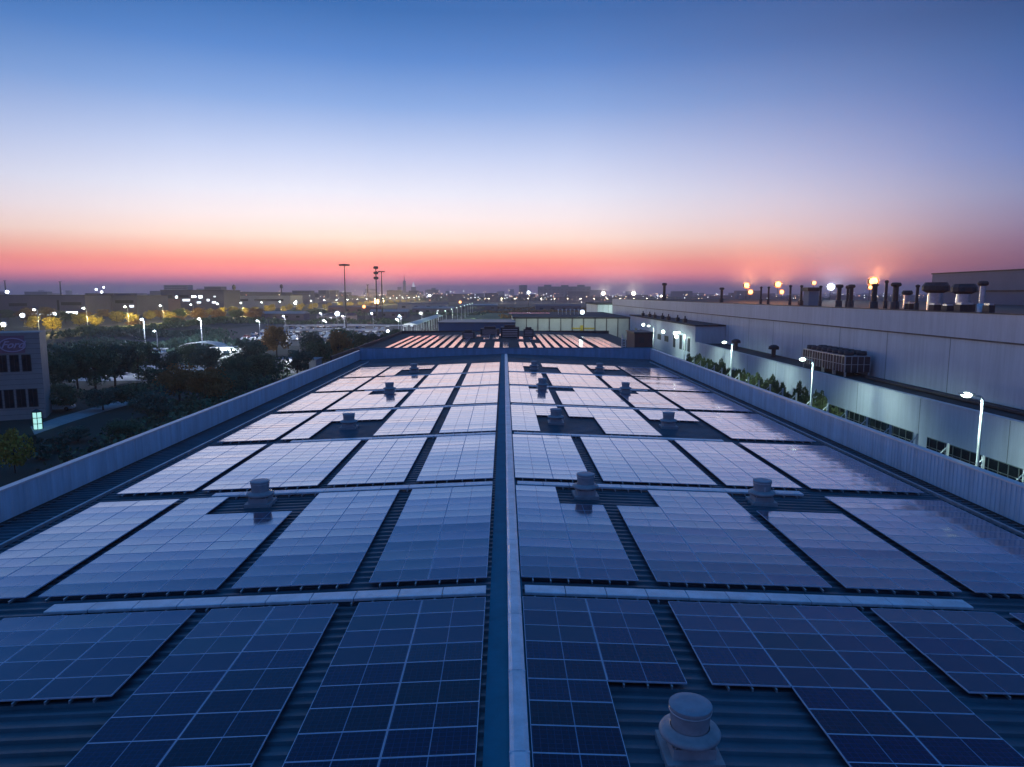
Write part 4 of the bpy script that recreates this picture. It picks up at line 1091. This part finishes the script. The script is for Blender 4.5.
mb.build('panel_joints', M['winframe'], bf)
# tall annex block in front of it
tb = thing('stair_block', 'taller pale block projecting from the factory behind the annex, with dark doorway', 'building', (0,0,0))
mb = MB(); mb.box(AX+.02,46.0,146.05,222,0,11.9); mb.build('wall', M['white_wall'], tb)
mb = MB(); mb.box(AX-.3,46.02,145.8,222.3,11.903,12.2); mb.build('roof', M['dark_roof'], tb)
for y in (150,153.5,157,163): 
    mb = MB(); mb.box(AX-0.03,AX+.015,y,y+2.0,6.2,9.4); mb.build('window', M['win'], tb)
for y in (170,178,186,194,202,210):
    mb = MB(); mb.box(AX-0.03,AX+.015,y,y+4,7.0,8.4); mb.build('window', M['win'], tb)
for i in range(7):
    mb = MB(); mb.box(-.4,.4,-.4,.4,0,0.9); mb.cyl((0,0,0.9),(0,0,1.5),0.15)
    tag(mb.build('roof_box', M['darkmetal'], loc=(40.6+0.3*(i%2),158+i*8,12.2)), f'small dark roof box, {nth(i+1)} from camera along the edge of the projecting pale block', 'roof box', 'roof boxes on the projecting block')
light('corner_light', (36.5,160,8.8), (0.78,1.0,0.9), 200, 0.2); light('corner_light', (36,182,9), (0.78,1.0,0.9), 260, 0.2)
for i, (px, py, Y) in enumerate([(643,324.5,190),(663,331.5,165),(675,333,158),(676.5,336.5,157)]):
    t = thing('wall_lamp', f'bright wall lamp by the projecting pale block, {nth(i+1)} from the left', 'wall lamp', (wx(px,Y),Y,wz(py,Y)), group='wall lamps by the projecting block')
    mb = MB(); mb.sphere((0,0,0),0.42,7); mb.build('bulb', M['lamp_g'], t)
    mb = MB(); mb.box(0,39.75-wx(px,Y),-.05,.05,0.35,0.42); mb.build('bracket', M['galv'], t)
# far white hall facing the camera
wh = thing('far_white_hall', 'far white hall faintly green lit behind the green lit hall', 'building', (0,0,0))
mb = MB(); mb.box(42,62,318,360,0,13.9); mb.build('wall', M['white_wall'], wh)
mb = MB(); mb.box(41.6,62.4,317.7,360.4,13.903,14.6); mb.build('roof', M['dark_roof'], wh)
mb = MB()
for k in range(8): mb.box(42+2.5*k,42.1+2.5*k,317.9,317.998,0,13.9)
mb.build('panel_joints', M['winframe'], wh)
wh2 = thing('far_grey_hall', 'grey stepped hall right of the far white hall', 'building', (0,0,0))
mb = MB(); mb.box(63,92,350,400,0,13.4); mb.build('wall', M['far_d'], wh2)
mb = MB(); mb.box(62.7,92.3,349.6,400,13.403,14.0); mb.build('roof', M['dark_roof'], wh2)
for x in (50,58): light('hall_light', (x,305,12), (0.75,1.0,0.8), 3600, 0.3)
# stepped big hall on the right
sh_ = thing('stepped_hall', 'tall dark hall with a brown band rising above the factory at the right edge', 'building', (0,0,0))
mb = MB(); mb.box(90,150,30,148,0,19.0); mb.build('lower_wall', M['hall'], sh_)
mb = MB(); mb.box(89.95,150,29.9,148.05,19.3,22.7); mb.build('upper_wall', M['hall'], sh_)
mb = MB(); mb.box(89.8,150,29.8,148.2,19.003,19.297); mb.build('ledge', M['ledge'], sh_)
mb = MB(); mb.box(89.8,150.2,29.8,148.2,22.703,22.95); mb.build('coping', M['darkmetal'], sh_)

# stacks and hoods on the big factory roof
def stack(label, px, ytop, X, r, kind='ball'):
    Y = (X-CX)/tanaz(px); H = wz(ytop, Y)-16.6
    t = thing('roof_stack', label, 'roof stack', (X,Y,16.6), group='stacks on the big factory roof')
    mb = MB(); mb.lathe([(r,0),(r,H*0.9)], n=12); mb.lathe([(r*1.6,0),(r*1.5,H*0.28),(r,H*0.3)], n=12); mb.build('pipe', M['darkmetal'] if kind != 'pale' else M['galv'], t)
    mb = MB()
    if kind == 'thin': mb.lathe([(r*0.9,H*0.88),(r*1.5,H*0.92),(r*1.4,H*0.97),(0.01,H)], n=12)
    else: mb.lathe([(r,H*0.84),(r*1.75,H*0.87),(r*1.9,H*0.93),(r*1.5,H*0.99),(0.01,H)], n=14)
    mb.build('cowl', M['darkmetal'], t)
for a in [('roof stack, first from the left on the big factory, standing alone with a round cowl',663,283,50,.42,'ball'),
          ('roof stack, second from the left, alone left of the orange lights',720,287.5,50,.30,'ball'),
          ('thin roof stack just right of the left orange lights',759,286.5,50,.17,'thin'),
          ('thin roof stack, right one of the pair between the orange lights',766.5,286.5,50,.17,'thin'),
          ('thin roof stack right of the second orange lights',788,285,50,.18,'thin'),
          ('thin roof stack left of the small rooftop house',799,285,50,.18,'thin'),
          ('thin roof stack touching the right side of the small rooftop house',818,285.5,50,.17,'thin'),
          ('round cowled stack right of the white floodlight',836.5,284.5,50,.30,'ball'),
          ('left one of two stacks standing close together',845,285.5,50,.18,'ball'),
          ('right one of two stacks standing close together',848.5,284.5,50,.27,'ball'),
          ('thick stack in front of the largest orange floodlight',871.5,283.5,49,.33,'thin'),
          ('tall thin stack right of the largest orange floodlight',883,280,50,.17,'thin'),
          ('round cowled stack between two thin stacks on the right',892.5,282.5,49,.33,'ball'),
          ('thin stack left of the two wide hoods',914,284.5,49,.17,'thin'),
          ('pale tall stack with a dark round cowl, last on the right',978.5,281,49,.27,'pale')]:
    stack(*a)
def hood(label, px, ytop, X, w, h):
    Y = (X-CX)/tanaz(px); H = wz(ytop, Y)-16.6
    t = thing('wide_hood', label, 'roof hood', (X,Y,16.6), group='wide hoods on the big factory roof')
    mb = MB(); mb.lathe([(w*0.28,0),(w*0.28,H-h)], n=10); mb.build('duct', M['galv'], t)
    mb = MB(); mb.lathe([(w*0.30,H-h),(w*0.5,H-h*0.75),(w*0.5,H-h*0.35),(w*0.4,H),(0.01,H)], n=12, smooth=False); mb.build('hood', M['darkmetal'], t)
hood('small wide hood left of the two large dark hoods',904,290.5,52,1.3,0.6)
hood('large dark wide hood, left one of two',932,282.5,51,2.9,1.25)
hood('large dark wide hood, right one of two',960,284,50,2.5,1.1)
Y = (51+.25)/tanaz(811.5)
t = thing('rooftop_house', 'small pale rooftop house with a dark cap on the big factory', 'rooftop house', (51,Y,16.6))
mb = MB(); mb.box(-0.85,0.85,0,2,0,wz(291,Y)-16.6); mb.build('wall', M['far_d'], t)
mb = MB(); mb.box(-1.15,1.15,-.2,2.2,wz(291,Y)-16.597,wz(287.5,Y)-16.6); mb.build('roof', M['darkmetal'], t)
for i, (px, yt, X, w, lab) in enumerate([(933,303,48.5,1.0,'low pinkish plant box under the left large hood'),(945,304,48.5,0.8,'low dark plant box between the two large hoods'),(962,302.5,48.4,1.6,'low dark plant box under the right large hood'),
        (986,303,48.4,0.6,'low dark plant box right of the pale tall stack'),(800,299.5,52,1.0,'low brown plant box left of the small rooftop house'),(908,302,50,0.9,'low dark plant box under the small wide hood')]):
    Y = (X-CX)/tanaz(px); H = max(0.5, wz(yt, Y)-16.6)
    t = thing('plant_box', lab, 'plant box', (X,Y,16.6)); mb = MB(); mb.box(-w*.5,w*.5,-.5,.5,0,H*0.8); mb.build('casing', M['brown'] if i in (0,4) else M['darkmetal'], t)
    mb = MB(); mb.box(-w*.4,w*.4,-.4,.4,H*0.8+.003,H); mb.build('lid', M['galv'], t)

# security fence posts along the lane
fe = thing('lane_fence', 'tall wire fence on white posts with slanted braces along the service lane', 'fence', (0,0,0))
Y = 40.4
while Y < 128:
    mb = MB(); mb.box(33.82,33.98,Y-.08,Y+.08,0,7.1); mb.cyl((33.9,Y,6.9),(32.9,Y,5.9),0.045,n=6); mb.build('post', M['pole'], fe); Y += 4.02
mb = MB()
for z in (1.5,3.0,4.5,5.6): mb.cyl((33.9,36,z),(33.9,128,z),0.012,n=4)
mb.build('wires', M['galv'], fe)
# clipped trees between fence and wall
i = 0; Y = 80.0
while Y < 142:
    i += 1
    if not (False):
        H = random.uniform(5.6,7.4)
        if 69 < Y < 71: H = 5.2
        tree_at('hedge', f'slim lamp-lit tree against the pale annex wall, {nth(i)} from camera', 37.4+random.uniform(-.5,.5), Y, H, random.uniform(2.2,3.6), 'slim trees against the annex wall')
    Y += random.uniform(1.4,2.3)
mass('lane_shrubbery', 'low lamp-lit shrubbery under the ribbon windows of the annex', [(37.5,30,37.5,64)], M['leaf_h'], 31, hgt=3.2, leaf=0.16, dens=60).scale = (1,1,1)

# ------------------------------------------------------------------ haze
HAZE = True
if HAZE:
    mb = MB(); mb.box(-11010,11010,-310,13010,-1.0,170)
    o = mb.build('haze', bpy.data.materials.new('haze_air')); hm = o.data.materials[0]; hm.use_nodes = True
    nt = hm.node_tree
    for n in list(nt.nodes):
        if n.type != 'OUTPUT_MATERIAL': nt.nodes.remove(n)
    vol = nt.nodes.new('ShaderNodeVolumePrincipled'); vol.inputs['Color'].default_value = (0.95,0.90,1.0,1)
    vol.inputs['Density'].default_value = SIG; vol.inputs['Anisotropy'].default_value = 0.45
    nt.links.new(vol.outputs[0], [n for n in nt.nodes if n.type == 'OUTPUT_MATERIAL'][0].inputs['Volume'])
    o['kind'] = 'stuff'; o['label'] = 'thin mauve evening haze over the whole plain'; o['category'] = 'haze'
    o.display_type = 'WIRE'

# ------------------------------------------------------------------ render settings
S.view_settings.view_transform = 'Standard'; S.view_settings.look = 'None'
S.view_settings.exposure = 0.08; S.view_settings.gamma = 1.0
S.render.engine = 'CYCLES'
S.cycles.use_denoising = True
S.cycles.max_bounces = 6; S.cycles.volume_bounces = 0
S.cycles.sample_clamp_indirect = 3.0
